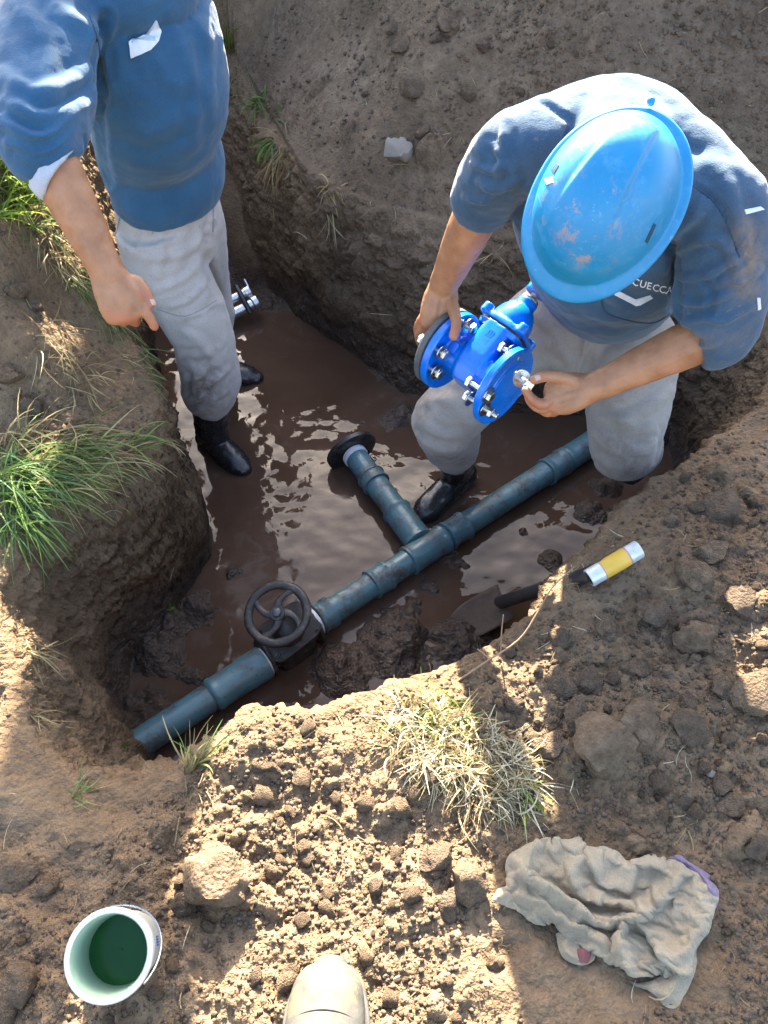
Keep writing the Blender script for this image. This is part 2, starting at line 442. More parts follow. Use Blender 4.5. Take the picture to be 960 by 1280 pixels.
# ================================================================== THE GROUND WITH THE PIT
WZ = -0.60                                                        # water level
FLOOR = [(-.545, 1.554), (-.60, 1.78), (-.73, 2.02), (-.88, 2.5), (-1.05, 3.1), (-1.2, 3.6), (-.80, 3.65), (-.62, 3.3), (-.50, 2.96), (-.33, 2.76), (-.14, 2.56),
         (.05, 2.32), (.25, 2.26), (.6, 2.20), (.88, 2.19), (1.0, 2.06), (1.0, 1.86), (.93, 1.72), (.74, 1.50), (.58, 1.36),
         (.47, 1.22), (.36, 1.10), (.26, 1.02), (.12, .93), (-.02, .87), (-.14, .84), (-.27, .84), (-.40, .80), (-.55, .80), (-.66, .90), (-.72, 1.02), (-.725, 1.14), (-.665, 1.28), (-.58, 1.42)]
RIM = [(-.598, 1.60), (-.66, 1.74), (-.79, 1.97), (-.96, 2.4), (-1.15, 3.0), (-1.4, 3.85), (-.64, 3.85), (-.50, 3.4), (-.38, 3.02), (-.16, 2.72),
       (-.01, 2.60), (.12, 2.56), (.28, 2.50), (.60, 2.38), (.95, 2.36), (1.14, 2.22), (1.18, 1.95), (1.12, 1.74), (1.02, 1.61), (.80, 1.43), (.687, 1.345),
       (.59, 1.256), (.47, 1.10), (.364, .98), (.268, .89), (.129, .796), (0, .746), (-.125, .711), (-.262, .712), (-.326, .612), (-.379, .555), (-.478, .535), (-.616, .58),
       (-.72, .68), (-.79, .84), (-.85, 1.0), (-.84, 1.14), (-.775, 1.26), (-.675, 1.36), (-.60, 1.47)]
def sdist(x, y, poly):
    p = np.stack([x, y], -1); d = np.full(x.shape, 1e9); ins = np.zeros(x.shape, bool)
    n = len(poly)
    for i in range(n):
        ax, ay = poly[i]; bx, by = poly[(i+1) % n]
        ex, ey = bx-ax, by-ay
        t = np.clip(((x-ax)*ex+(y-ay)*ey)/(ex*ex+ey*ey), 0, 1)
        d = np.minimum(d, np.hypot(x-ax-t*ex, y-ay-t*ey))
        c = ((ay > y) != (by > y)); 
        with np.errstate(divide='ignore', invalid='ignore'):
            xi = (bx-ax)*(y-ay)/(by-ay)+ax
        ins ^= c & (x < xi)
    return np.where(ins, -d, d)
# mud standing out of the water: (x px, y px, radius m, height over the water)
MUDS = [(250, 760, .09, .045), (195, 815, .10, .05), (170, 905, .12, .07), (158, 945, .06, .17), (182, 948, .035, .10), (215, 785, .08, .04), (240, 850, .06, .02), (290, 720, .05, .03), (310, 745, .05, .012), (560, 690, .085, .012), (615, 650, .05, .0), (655, 665, .032, .018),
        (505, 805, .13, .045), (430, 835, .10, .04), (570, 800, .12, .05), (540, 735, .05, .008), (575, 705, .06, .015), (505, 520, .09, .03), (470, 470, .08, .02), (340, 380, .12, .03), (330, 345, .10, .05), (595, 775, .06, .02),
        (740, 640, .07, .03), (760, 610, .06, .03), (600, 735, .05, .004), (520, 760, .06, .012), (270, 900, .06, .015), (450, 530, .04, -.004), (690, 700, .06, .02)]
# broad swells of the ground: (x, y, radius, height)
SWELL = [(.10, .70, .22, .035), (-.24, .66, .13, .04), (.48, .66, .12, .045), (.86, .95, .25, .05), (-.62, 1.18, .18, .02), (-.9, 1.6, .3, .06), (.75, .55, .22, .02), (-.66, .30, .12, .025),
         (-.27, .40, .05, .035), (-.05, .52, .16, -.012), (.30, .35, .2, -.03), (-.45, .33, .14, -.02), (.62, 1.05, .12, .03), (-1.0, 1.2, .25, .04)]
def ground_shape(x, y):
    wx = x + .018*fbm2(x, y, .20, 2, 5, .35) ; wy = y + .018*fbm2(x, y, .20, 2, 9, .35)
    dF = sdist(wx, wy, FLOOR); dR = sdist(wx, wy, RIM)
    zr = np.zeros_like(x)
    for sx, sy, r, h in SWELL: zr += h*np.exp(-((x-sx)**2+(y-sy)**2)/r**2)
    out = np.maximum(dR, 0)
    # spoil heap on the block of ground between the two trenches
    heap = (x > -.19-(y-2.56)*.347) & (np.where(x > .9, y > 2.1+(x-.9)*.85, y > 2.15))
    crest = 2.3 - 1.9*sstep(5.0, 7.5, y)  # crest carried up out of view so that the heap shades the pit floor
    hp = np.maximum(out-.03, 0)*(1.02 + .12*vn2(x*1.7, y*1.7, 77) + .42*sstep(.25, .85, x)) + .045*fbm2(x, y, .35, 4, 40)*sstep(.0, .3, out)  # made steeper towards the right, to throw shade on the right bank
    hp = crest*(1-np.exp(-hp/crest*1.25))
    zr += np.where(heap, hp, 0)
    zr += .50*sstep(1.45, 2.0, y+.10*fbm2(x, y, .4, 2, 51))*sstep(-.70, -1.02, x+.04*fbm2(x, y, .3, 2, 52))*(1-sstep(3.5, 6, y))
    hl = 2.15 + .80*sstep(-1.04, -.90, x)*(1-sstep(-.80, -.66, x))  # height of the added mound, taller on the left to shade the standing man
    zr = np.maximum(zr, hl*np.exp(-((y-4.9)/.8)**2)*sstep(-1.08, -.92, x)*sstep(3.95, 4.4, y)*(1-sstep(.9, 1.6, x)))  # unseen mound added past the branch trench, keeps the sun off the pit
    zr = np.maximum(zr, 1.86*np.exp(-((y-3.95)/.55)**2)*sstep(.28, .50, x)*sstep(3.0, 3.5, y-.85*np.maximum(x-.9, 0))*(1-sstep(2.5, 3.5, x)))  # another added mound, rising out of the frame to shade the right bank
    near = sstep(0, .12, out)
    zr += near*(.020*fbm2(x, y, .32, 3, 3)) + sstep(0, .05, out)*.010*fbm2(x, y, .06, 3, 12)
    zr -= .02*(1-sstep(0, .10, out))*(~heap)                       # rounded shoulder
    inn = 1-sstep(-.02, .03, dF)
    zf = WZ - .035 + .020*fbm2(x, y, .18, 4, 21)*inn
    isl = np.zeros_like(x)
    for i, (mx, my, r, h) in enumerate(MUDS):
        c = PZ(mx, my, WZ); d2 = ((x-c.x)**2+(y-c.y)**2)/r**2
        isl = np.maximum(isl, (h+.035)*np.exp(-d2))
    lump = np.abs(fbm2(x, y, .07, 3, 66))
    zf += isl*(.85+inn*(.35*lump-.1)) + inn*isl*.10*fbm2(x, y, .02, 2, 6)
    zf += .35*sstep(2.9, 3.5, y)*(x < 0)
    u = np.clip(dF/np.maximum(dF-dR, 1e-4), 0, 1); u = np.where(dF <= 0, 0, np.where(dR >= 0, 1, u))
    wl = 1-(1-u)**1.85
    wl = wl*(1+.0*u)
    z = zf + (zr-zf)*wl
    return z, u, dF, dR, out, heap
def axis_pts(core, lo, hi):
    a = list(core); d = core[1]-core[0]; q = [core[0]]
    while q[-1] > lo: d *= 1.22; q.append(q[-1]-d)
    a = list(reversed(q[1:])) + a
    d = core[-1]-core[-2]
    while a[-1] < hi: d *= 1.22; a.append(a[-1]+d)
    return np.array(a)
gx = axis_pts(np.arange(-1.42, 1.42, .0044), -70, 70)
yc = [.02]
while yc[-1] < 3.75: yc.append(yc[-1] + .0031 + .0013*max(0, yc[-1]-.3) + .0012*max(0, yc[-1]-2.3))
gy = axis_pts(np.array(yc), -70, 90)
NX, NY = len(gx), len(gy)
X, Y = np.meshgrid(gx, gy)
Z, U, DF, DR, OUT, HEAP = ground_shape(X, Y)
core = (X > -1.5) & (X < 1.5) & (Y > 0) & (Y < 3.9)
# clods pressed into the surface
def splat(Z, cx, cy, r, k, sh):
    i0, i1 = np.searchsorted(gx, (cx-r*1.3, cx+r*1.3)); j0, j1 = np.searchsorted(gy, (cy-r*1.3, cy+r*1.3))
    if i1-i0 < 2 or j1-j0 < 2: return
    xs = X[j0:j1, i0:i1]-cx; ys = Y[j0:j1, i0:i1]-cy
    a = np.arctan2(ys, xs); rr = r*(1+.22*np.sin(a*2+sh)+.14*np.sin(a*3+sh*2.3)+.08*np.sin(a*5+sh*5))
    d = np.hypot(xs, ys)/rr; h = np.clip(1.25*(1-d**1.6), 0, 1)**.7*r*k
    jj = min(max((j0+j1)//2, 0), NY-1); ii = min(max((i0+i1)//2, 0), NX-1)
    zc = Z[jj, ii]-.15*r*k
    sl_ = Z[j0:j1, i0:i1]
    Z[j0:j1, i0:i1] = np.where(d < 1, np.maximum(sl_, .45*sl_+.55*zc+h), sl_)
def clodness(x, y):
    """how crumbly the surface is: loose spoil near the photographer, on the right bank and on the heap; smooth trodden faces elsewhere"""
    c = .55+.6*fbm2(x, y, .25, 2, 91)
    c += .5*np.exp(-((x-.45)**2+(y-.75)**2)/.30**2) + .35*np.exp(-((x+.1)**2+(y-.45)**2)/.3**2)
    c -= .9*np.exp(-((x+.65)**2+(y-.62)**2)/.16**2) + 1.3*np.exp(-((x-.37)/.19)**4-((y-.335)/.13)**4)
    return c
zs0 = Z.copy()
for n_, lo, hi in ((210, .018, .042), (1500, .006, .016), (9500, .0035, .0085)):
    cx = RNG.uniform(-1.35, 1.35, n_); cy = RNG.uniform(.03, 3.6, n_)
    dR_ = sdist(cx, cy, RIM); cl = clodness(cx, cy); rr = lo+(hi-lo)*RNG.random(n_)**2.2
    far = (cy > 2.2)
    for i in range(n_):
        if dR_[i] < .015 or cl[i] < RNG.random()*(1.0): continue
        splat(Z, cx[i], cy[i], rr[i]*(1.25 if far[i] else 1), .75+.4*RNG.random(), cx[i]*50)
# normals, wetness and tone of the soil
V = np.stack([X, Y, Z], -1)
dzx = np.gradient(Z, axis=1)/np.gradient(X, axis=1); dzy = np.gradient(Z, axis=0)/np.gradient(Y, axis=0)
N = np.stack([-dzx, -dzy, np.ones_like(Z)], -1); N /= np.linalg.norm(N, axis=-1, keepdims=True)
hz = Z
wet = 1-sstep(WZ+.02, WZ+.34, hz+.06*fbm2(X, Y, .2, 3, 8))
wet = np.maximum(wet, .50*np.clip(4*U*(1-U), 0, 1)*(1-.55*sstep(-.42, -.05, hz)))
wet = np.maximum(wet, .34*HEAP*np.clip(.35+fbm2(X, Y, .45, 3, 88), 0, 1))
left_slope = np.exp(-((X+.55)**2+(Y-.72)**2)/.25**2)  # lower left slope, where the wall soil is set less wet
wet = np.where(U < 1, np.maximum(wet-.35*left_slope, 0), np.where(OUT < .25, np.maximum(wet, .22*(1-OUT/.25)), 0))
wet = np.where(core, wet, 0)
tone = np.clip(.25 + .40*HEAP + .25*sstep(.3, .9, X)*(Y > .7), 0, 1)*np.where(core, 1, .5)
def relief(v, n, u, out, dF):
    """rough relief along the normals: pocks and ledges on the walls, crumbs on the loose ground"""
    wallm = np.clip(4*u*(1-u), 0, 1)
    bulge = fbm3(v, .16, 3, 4)*.024*wallm
    rgh = np.abs(fbm3(v, .055, 5, 14, .58))*.022*np.clip(wallm+.12, 0, 1)
    ledge = -.016*np.clip(.25-np.abs(fbm3(v, (.22, .22, .07), 3, 24)), 0, 1)*4*wallm
    loose = np.clip(clodness(v[:, 0], v[:, 1]), .15, 1.2)*(out > 0)
    fine = fbm3(v, .016, 3, 34)*.0026*(dF > 0) + (np.abs(fbm3(v, .03, 3, 35, .6))-.3)*.0075*loose + np.maximum(fbm3(v, .011, 2, 36), 0)*.0034*loose
    d = np.where(dF > 0, bulge+rgh-.008*wallm+ledge+fine, fine*.5)
    return v + n*d[:, None]
V0 = V.copy(); V = V.copy(); V[core] = relief(V0[core], N[core], U[core], OUT[core], DF[core]); Z = V[..., 2]
# the steep faces one can see get a finer net, so that their relief is real and not stretched
KS = 4
zq = np.stack([Z[:-1, :-1], Z[:-1, 1:], Z[1:, 1:], Z[1:, :-1]], -1); steep = (zq.max(-1)-zq.min(-1)) > .013
cen = V0[:-1, :-1]; vw = np.array([0, 0, CAMZ])-cen; facing = (N[:-1, :-1]*vw).sum(-1) > -.05*np.linalg.norm(vw, axis=-1)
pq = project(cen.reshape(-1, 3)).reshape(NY-1, NX-1, 2); infr = (pq[..., 0] > -60) & (pq[..., 0] < 1020) & (pq[..., 1] > -60) & (pq[..., 1] < 1340)
M = steep & facing & infr & core[:-1, :-1] & core[1:, 1:]
jq, iq = np.nonzero(M); nq = len(jq)
bb, aa = np.meshgrid(np.arange(KS+1), np.arange(KS+1), indexing='ij')
GJ = jq[:, None, None]*KS+bb; GI = iq[:, None, None]*KS+aa
key = (GJ.astype(np.int64)*(NX*KS+7)+GI).reshape(-1)
uk, inv, cntk = np.unique(key, return_inverse=True, return_counts=True)
kj = uk//(NX*KS+7); ki = uk % (NX*KS+7)
j0 = np.minimum(kj//KS, NY-2); i0 = np.minimum(ki//KS, NX-2); fb_ = (kj-j0*KS)/KS; fa_ = (ki-i0*KS)/KS
def bil(arr):
    e = (slice(None),)+(None,)*(arr.ndim-2); A_0 = fa_[e]; B_0 = fb_[e]
    return arr[j0, i0]*(1-A_0)*(1-B_0)+arr[j0, i0+1]*A_0*(1-B_0)+arr[j0+1, i0]*(1-A_0)*B_0+arr[j0+1, i0+1]*A_0*B_0
sv = bil(V0); sn = bil(N); sn /= np.linalg.norm(sn, axis=1, keepdims=True)
sv = relief(sv, sn, bil(U), bil(OUT), bil(DF))
oj = (kj % KS == 0); oi = (ki % KS == 0); corner = oj & oi
border = (oj ^ oi) & (cntk == 1)
sv[border] = bil(V)[border]; sv[corner] = V[kj[corner]//KS, ki[corner]//KS]
vid = np.empty(len(uk), np.int64); vid[corner] = (kj[corner]//KS)*NX + ki[corner]//KS
vid[~corner] = NX*NY + np.arange((~corner).sum())
lid = vid[inv].reshape(nq, KS+1, KS+1)
subq = np.stack([lid[:, :-1, :-1], lid[:, :-1, 1:], lid[:, 1:, 1:], lid[:, 1:, :-1]], -1).reshape(-1, 4)
idx = np.arange(NX*NY).reshape(NY, NX)
quads = np.stack([idx[:-1, :-1], idx[:-1, 1:], idx[1:, 1:], idx[1:, :-1]], -1)[~M].reshape(-1, 4)
quads = np.vstack([quads, subq])
allv = np.vstack([V.reshape(-1, 3), sv[~corner]])
gme = bpy.data.meshes.new('ground'); gme.vertices.add(len(allv)); gme.vertices.foreach_set('co', allv.reshape(-1))
gme.loops.add(quads.size); gme.loops.foreach_set('vertex_index', quads.reshape(-1))
gme.polygons.add(len(quads)); gme.polygons.foreach_set('loop_start', np.arange(0, quads.size, 4)); gme.polygons.foreach_set('loop_total', np.full(len(quads), 4))
gme.polygons.foreach_set('use_smooth', np.ones(len(quads), bool)); gme.update(); gme.validate()
for nm, arr in (('wet', wet), ('tone', tone)):
    a = gme.attributes.new(nm, 'FLOAT', 'POINT'); a.data.foreach_set('value', np.concatenate([arr.reshape(-1), bil(arr)[~corner]]).astype(np.float32))
gme.materials.append(SOIL)
print('ground quads', len(quads), 'finer', len(subq))
ground = bpy.data.objects.new('ground', gme); COL.objects.link(ground); ground['kind'] = 'structure'; ground['label'] = 'brown clay ground with the dug pit, its walls, the spoil heap and mounds added for shade'
def gz(x, y):
    i = int(np.clip(np.searchsorted(gx, x), 1, NX-1)); j = int(np.clip(np.searchsorted(gy, y), 1, NY-1))
    return float(Z[j, i])
def on_ground(px, py, z0=0.0):
    p = PZ(px, py, z0)
    for _ in range(12): p = PZ(px, py, gz(p.x, p.y)*.6 + p.z*.4)
    return p
_ii = np.arange(0, NY-1, 2); _jj = np.arange(0, NX-1, 2)
_sel = np.ix_(_ii[(gy[_ii] > 0) & (gy[_ii] < 3.9)], _jj[(gx[_jj] > -1.5) & (gx[_jj] < 1.5)])
_sv = V[_sel]; _hh, _ww = _sv.shape[:2]; _id = np.arange(_hh*_ww).reshape(_hh, _ww)
_q = np.stack([_id[:-1, :-1], _id[:-1, 1:], _id[1:, 1:], _id[1:, :-1]], -1).reshape(-1, 4)
GB = BVHTree.FromPolygons(_sv.reshape(-1, 3).tolist(), _q.tolist())
def gh(px, py, lift=0.0):
    """where the line of sight meets the soil"""
    h = hit(GB, px, py, lift)
    return h if h else (on_ground(px, py), Vector((0, 0, 1)))

# ------------------------------------------------------------------ the muddy water
wx = np.arange(-1.3, 2.6, .012); wy = np.arange(.6, 3.5, .012)
WXg, WYg = np.meshgrid(wx, wy)
dW = sdist(WXg, WYg, RIM)
zw = WZ + .0016*fbm2(WXg, WYg, .11, 2, 71) + .0007*fbm2(WXg, WYg, .03, 2, 72)
def ripple(cx, cy, lam, amp, fall):
    d = np.hypot(WXg-cx, WYg-cy); return amp*np.sin(2*math.pi*d/lam)*np.exp(-d/fall)
for (px, py) in ((295, 590), (300, 470), (520, 620)):
    c = PZ(px, py, WZ); zw = zw + ripple(c.x+.0, c.y, .085, .0008, .12)*(.5+fbm2(WXg, WYg, .15, 2, 5))
keep = dW < .02
idw = -np.ones(WXg.shape, int); 
q = []
cnt = 0
kq = keep[:-1, :-1] & keep[1:, :-1] & keep[:-1, 1:] & keep[1:, 1:]
use = np.zeros_like(keep); use[:-1, :-1] |= kq; use[1:, :-1] |= kq; use[:-1, 1:] |= kq; use[1:, 1:] |= kq
idw[use] = np.arange(use.sum())
jq, iq = np.nonzero(kq)
wf = np.stack([idw[jq, iq], idw[jq, iq+1], idw[jq+1, iq+1], idw[jq+1, iq]], 1)
wme = raw_mesh('muddy_water', np.stack([WXg[use], WYg[use], zw[use]], 1), wf.tolist()); smooth_mesh(wme); wme.materials.append(WATER)
water = bpy.data.objects.new('muddy_water', wme); COL.objects.link(water); water['kind'] = 'structure'; water['label'] = 'brown muddy water standing on the pit floor'

# ------------------------------------------------------------------ clods lying loose (children of the ground) and crumbs
def clod_mesh(seed, sub=2, ang=.38):
    bm = bmesh.new(); bmesh.ops.create_icosphere(bm, subdivisions=sub, radius=1)
    co = np.array([v.co[:] for v in bm.verts])
    d = np.clip(1 + ang*fbm3(co+seed*3.7, .8, 4, seed, .6), .62, 1.6) ; sc = np.array([1, .65+.5*((seed*37) % 10)/10, .55+.35*((seed*53) % 10)/10])
    # a few chipped faces
    rr = random.Random(seed); co = co*d[:, None]
    for _ in range(6):
        nn = Vector((rr.gauss(0, 1), rr.gauss(0, 1), rr.gauss(0, 1))).normalized(); nn = np.array(nn)
        over = np.maximum(co@nn-.70, 0); co = co - over[:, None]*nn*.85
    co = co*sc
    for v, c in zip(bm.verts, co): v.co = c
    me = bpy.data.meshes.new('soil_clod'); bm.to_mesh(me); bm.free(); smooth_mesh(me, 50); me.materials.append(CLODB); return me
CM = [clod_mesh(i, 2) for i in range(10)]; CMF = [clod_mesh(40+i, 3, .42) for i in range(8)]
def put_clod(p, r, me, nrm=None):
    o = bpy.data.objects.new('soil_clod', me); COL.objects.link(o); o.parent = ground
    o.location = (p[0], p[1], p[2]+r*.18); o.scale = (r, r, r)
    o.rotation_euler = (random.uniform(-.5, .5), random.uniform(-.5, .5), random.uniform(0, 6.28)); return o
big = [(752, 925, .062), (800, 905, .05), (720, 900, .045), (268, 1100, .058), (300, 1122, .035), (340, 1093, .020), (865, 720, .04), (890, 690, .035), (735, 850, .03), (700, 800, .028), (905, 640, .045), (870, 800, .05),
       (860, 905, .035), (620, 1205, .014), (585, 120, .03), (515, 115, .045), (505, 60, .035), (560, 30, .05), (470, 300, .03), (605, 60, .035), (20, 365, .035), (45, 385, .025), (12, 470, .04), (40, 510, .035), (935, 870, .05), (700, 860, .035),
       (820, 770, .038), (760, 790, .03), (905, 860, .03), (340, 960, .018), (500, 1010, .022), (420, 1000, .014), (545, 1075, .03), (880, 960, .012), (930, 760, .04), (795, 840, .028), (690, 930, .03), (640, 880, .018), (915, 1010, .025), (945, 1060, .03), (60, 1110, .03), (20, 1095, .04), (230, 1130, .02), (410, 1120, .012), (470, 1110, .018), (380, 1060, .016), (560, 1130, .03), (585, 1100, .035), (215, 1210, .012), (30, 1225, .03), (10, 1250, .035)]
for px, py, r in big:
    p, n_ = gh(px, py); put_clod(p, r, random.choice(CMF))
tot = len(big); tries = 0
while tot < 240 and tries < 6000:
    tries += 1
    px = random.uniform(0, 960); py = random.uniform(0, 1280)
    hh_ = hit(GB, px, py, 0)
    if hh_ is None: continue
    p, n_ = hh_
    if n_.z < .55 or sdist(np.array([p.x]), np.array([p.y]), RIM)[0] < .03: continue
    if clodness(np.array([p.x]), np.array([p.y]))[0] < random.uniform(.1, 1.1): continue
    if 600 < px < 905 and 1035 < py < 1260: continue
    put_clod(p, (.0065+.017*random.random()**2.6)*(1.5 if p.y > 2.2 else 1), random.choice(CM)); tot += 1
# crumbs: far too many to count
ico = bmesh.new(); bmesh.ops.create_icosphere(ico, subdivisions=1, radius=1)
IV = np.array([v.co[:] for v in ico.verts]); IF = np.array([[v.index for v in f.verts] for f in ico.faces]); ico.free()
cand = []
pxs = RNG.uniform(-20, 980, 46000); pys = RNG.uniform(-10, 1290, 46000)
cs = []
for a, b in zip(pxs, pys):
    h = GB.ray_cast(Vector((0, 0, CAMZ)), ray(a, b).normalized())
    if h[0] is not None and h[1].z > .35: cs.append((h[0].x, h[0].y, h[0].z))
cs = np.array(cs)
kk = (sdist(cs[:, 0], cs[:, 1], RIM) > .004) & ~((np.abs(cs[:, 0]-.37) < .17) & (np.abs(cs[:, 1]-.335) < .12)) & (clodness(cs[:, 0], cs[:, 1]) > RNG.uniform(-.3, 1.1, len(cs)))
cs = cs[kk][:24000]; n_ = len(cs)
rad = (.0013+.0042*RNG.random(n_)**3)*np.where(cs[:, 1] > 2.2, 1.7, 1.0)
vv = IV[None]*(1+.35*RNG.uniform(-1, 1, (n_, len(IV), 1)))*rad[:, None, None]*np.array([1, 1, .8])
vv = vv + cs[:, None, :] + np.stack([rad*0, rad*0, rad*.35], 1)[:, None, :]
ff = (IF[None] + (np.arange(n_)*len(IV))[:, None, None]).reshape(-1, 3)
cme = bpy.data.meshes.new('soil_crumbs'); cme.vertices.add(n_*len(IV)); cme.vertices.foreach_set('co', vv.reshape(-1))
cme.loops.add(ff.size); cme.loops.foreach_set('vertex_index', ff.reshape(-1)); cme.polygons.add(len(ff))
cme.polygons.foreach_set('loop_start', np.arange(0, ff.size, 3)); cme.polygons.foreach_set('loop_total', np.full(len(ff), 3)); cme.update(); cme.validate()
cme.materials.append(CLOD)
crumbs = bpy.data.objects.new('soil_crumbs', cme); COL.objects.link(crumbs); crumbs.parent = ground; stuff(crumbs)
# ================================================================== PEOPLE
def set_attr(me, name, arr):
    a = me.attributes.new(name, 'FLOAT', 'POINT'); a.data.foreach_set('value', np.asarray(arr, np.float32))
def blob(v, spots):
    """0..1 field round 3-D centres (centre, radius)"""
    r = np.zeros(len(v))
    for c, rad in spots: r = np.maximum(r, np.exp(-((v-np.array(c))**2).sum(1)/rad**2))
    return r
def cloth_part(name, v, f, mat, parent, stain=None, label=None, red=None):
    b = np.array(base_of(parent)); me = raw_mesh(name, v-b, f)
    if stain is not None: set_attr(me, 'stain', stain)
    if red is not None: set_attr(me, 'red', red)
    o = bpy.data.objects.new(name, me); COL.objects.link(o); o.parent = parent; smooth_mesh(me); me.materials.append(mat)
    if label: o['label'] = label
    return o
def finger(mb, pts, r0, r1, n=10):
    k = len(pts); rs = [r0+(r1-r0)*i/(k-1) for i in range(k)]
    mb.loft(pts, rs, n=n, sub=3, dome=True)
def head(mb, c, up, fwd, s=1.0):
    up = Vector(up).normalized(); fwd = (Vector(fwd)-up*Vector(fwd).dot(up)).normalized(); sd = up.cross(fwd)
    mb.loft([c-up*.115+fwd*.035, c-up*.09+fwd*.03, c-up*.05+fwd*.02, c, c+up*.05-fwd*.005, c+up*.09-fwd*.01, c+up*.112-fwd*.01],
            [(.035, .03), (.05, .05), (.062, .075), (.072, .092), (.074, .094), (.058, .074), (.02, .03)], n=20, side=sd, sub=2)
    mb.loft([c+fwd*.088+up*.02, c+fwd*.105-up*.02, c+fwd*.09-up*.03], [.009, .014, .008], n=10, dome=True)            # nose
    mb.loft([c+fwd*.085-up*.06-sd*.02, c+fwd*.092-up*.06, c+fwd*.085-up*.06+sd*.02], [.006, .009, .006], n=8, dome=True)  # mouth
    mb.loft([c+fwd*.088+up*.032-sd*.045, c+fwd*.098+up*.036, c+fwd*.088+up*.032+sd*.045], [.008, .009, .008], n=8, dome=True)  # brow
    for k in (-1, 1):
        mb.loft([c+sd*k*.07+up*.025-fwd*.01, c+sd*k*.082-fwd*.016, c+sd*k*.072-up*.03-fwd*.008], [(.006, .016), (.007, .02), (.005, .012)], n=10, side=sd, dome=True)

# ------------------------------------------------------------------ the standing man (his head is above the picture)
A = thing('person', 'standing person in blue fleece sweater and pale grey trousers, one hand pointing into the pit', 'person', (-.60, 2.2, WZ), 'people at work in the pit')
fa = Vector((.955, -.297, 0)); ra = Vector((-.297, -.955, 0)); zz = Vector((0, 0, 1))
pelA = Vector((-.605, 2.10, .27)); chA = Vector((-.535, 2.015, .66)); nkA = Vector((-.515, 1.985, .93))
shR = chA + ra*.185 + zz*.19 + Vector((-.075, 0, 0)); shL = chA - ra*.185 + zz*.19
elR = P(52, 176, 1.50); wrR = P(133, 338, 1.575)
hipR = pelA + ra*.095 - zz*.02; hipL = pelA - ra*.095 - zz*.02
knR = Vector((-.555, 1.99, -.14)); anR = Vector((-.60, 2.02, -.52))
knL = Vector((-.60, 2.30, -.14)); anL = Vector((-.66, 2.42, -.52))
# body: one continuous mesh
mb = MB()
head(mb, nkA + fa*.05 + zz*.19, zz, fa)
mb.loft([nkA-zz*.06, nkA+fa*.015+zz*.03, nkA+fa*.03+zz*.12], [.062, .056, .056], n=16, dome=True)
mb.loft([pelA-zz*.05, pelA+zz*.12, chA, chA+zz*.14, nkA-zz*.04], [(.13, .09), (.12, .085), (.13, .085), (.10, .06), (.05, .05)], n=20, side=ra, sub=3)
mb.loft([shL, shL+Vector((-.11, .03, -.27)), shL+Vector((-.15, -.08, -.44)), shL+Vector((-.15, -.10, -.48))], [.05, .042, .03, .03], n=14, sub=3, dome=True)
hw = shL+Vector((-.15, -.10, -.48))
mb.loft([hw, hw+Vector((.02, -.02, -.05)), hw+Vector((.03, -.03, -.09))], [(.028, .02), (.042, .018), (.04, .014)], n=12, dome=True)
for k in range(4): finger(mb, [hw+Vector((.03+.012*(k-1.5), -.03+.012*(k-1.5), -.085)), hw+Vector((.045+.012*(k-1.5), -.035+.012*(k-1.5), -.13)), hw+Vector((.03+.012*(k-1.5), -.02+.012*(k-1.5), -.155))], .0095, .0075)
finger(mb, [hw+Vector((.03, .0, -.03)), hw+Vector((.06, .0, -.07)), hw+Vector((.06, -.01, -.10))], .011, .008)
# right forearm and hand
d_ = (wrR-elR)
sdv = cR.copy()
mb.loft([shR, elR-d_*.05], [.05, .048], n=14, dome=True)
mb.loft([elR, elR+d_*.22, elR+d_*.5, elR+d_*.78, wrR, wrR+d_*.10], [(.050, .047), (.0495, .046), (.0455, .042), (.0385, .036), (.0345, .029), (.035, .026)], n=22, side=cR*.8-cU*.3, sub=3)
T = 1.585
mb.loft([P(126, 322, T-.012), P(133, 338, T-.006), P(142, 358, T+.0), P(151, 377, T+.006), P(157, 392, T+.016)], [(.034, .028), (.035, .027), (.041, .025), (.045, .0235), (.0425, .021)], n=18, side=cR*.86+cU*.30, sub=3, power=2.5, dome=True)
finger(mb, [P(172, 378, T+.01), P(181, 388, T+.012), P(188, 399, T+.022), P(193, 408, T+.032)], .0125, .0092)                 # index, pointing
finger(mb, [P(162, 386, T+.012), P(167, 398, T+.024), P(168, 402, T+.054), P(163, 396, T+.072), P(158, 388, T+.070)], .0125, .0095)  # middle, curled
finger(mb, [P(149, 387, T+.014), P(154, 398, T+.026), P(155, 402, T+.054), P(151, 395, T+.070), P(147, 387, T+.068)], .012, .0092)   # ring
finger(mb, [P(136, 381, T+.016), P(140, 391, T+.028), P(142, 395, T+.050), P(140, 390, T+.064), P(138, 383, T+.062)], .0112, .0085)  # little
finger(mb, [P(156, 350, T+.006), P(172, 354, T+.008), P(182, 366, T+.012), P(189, 379, T+.018)], .016, .0098)                  # thumb
bv, bf = fuse(mb, .0029, 4)
pp = project(bv)
red = np.clip(np.exp(-polydist(pp, [(136, 397), (170, 404), (194, 409)])**2/9**2) + np.exp(-polydist(pp, [(183, 366), (192, 382)])**2/8**2), 0, 1)*.8
bN = vnormals(bv, bf); bv = bv + bN*(fbm3(bv, .02, 3, 2)*.0010)[:, None]
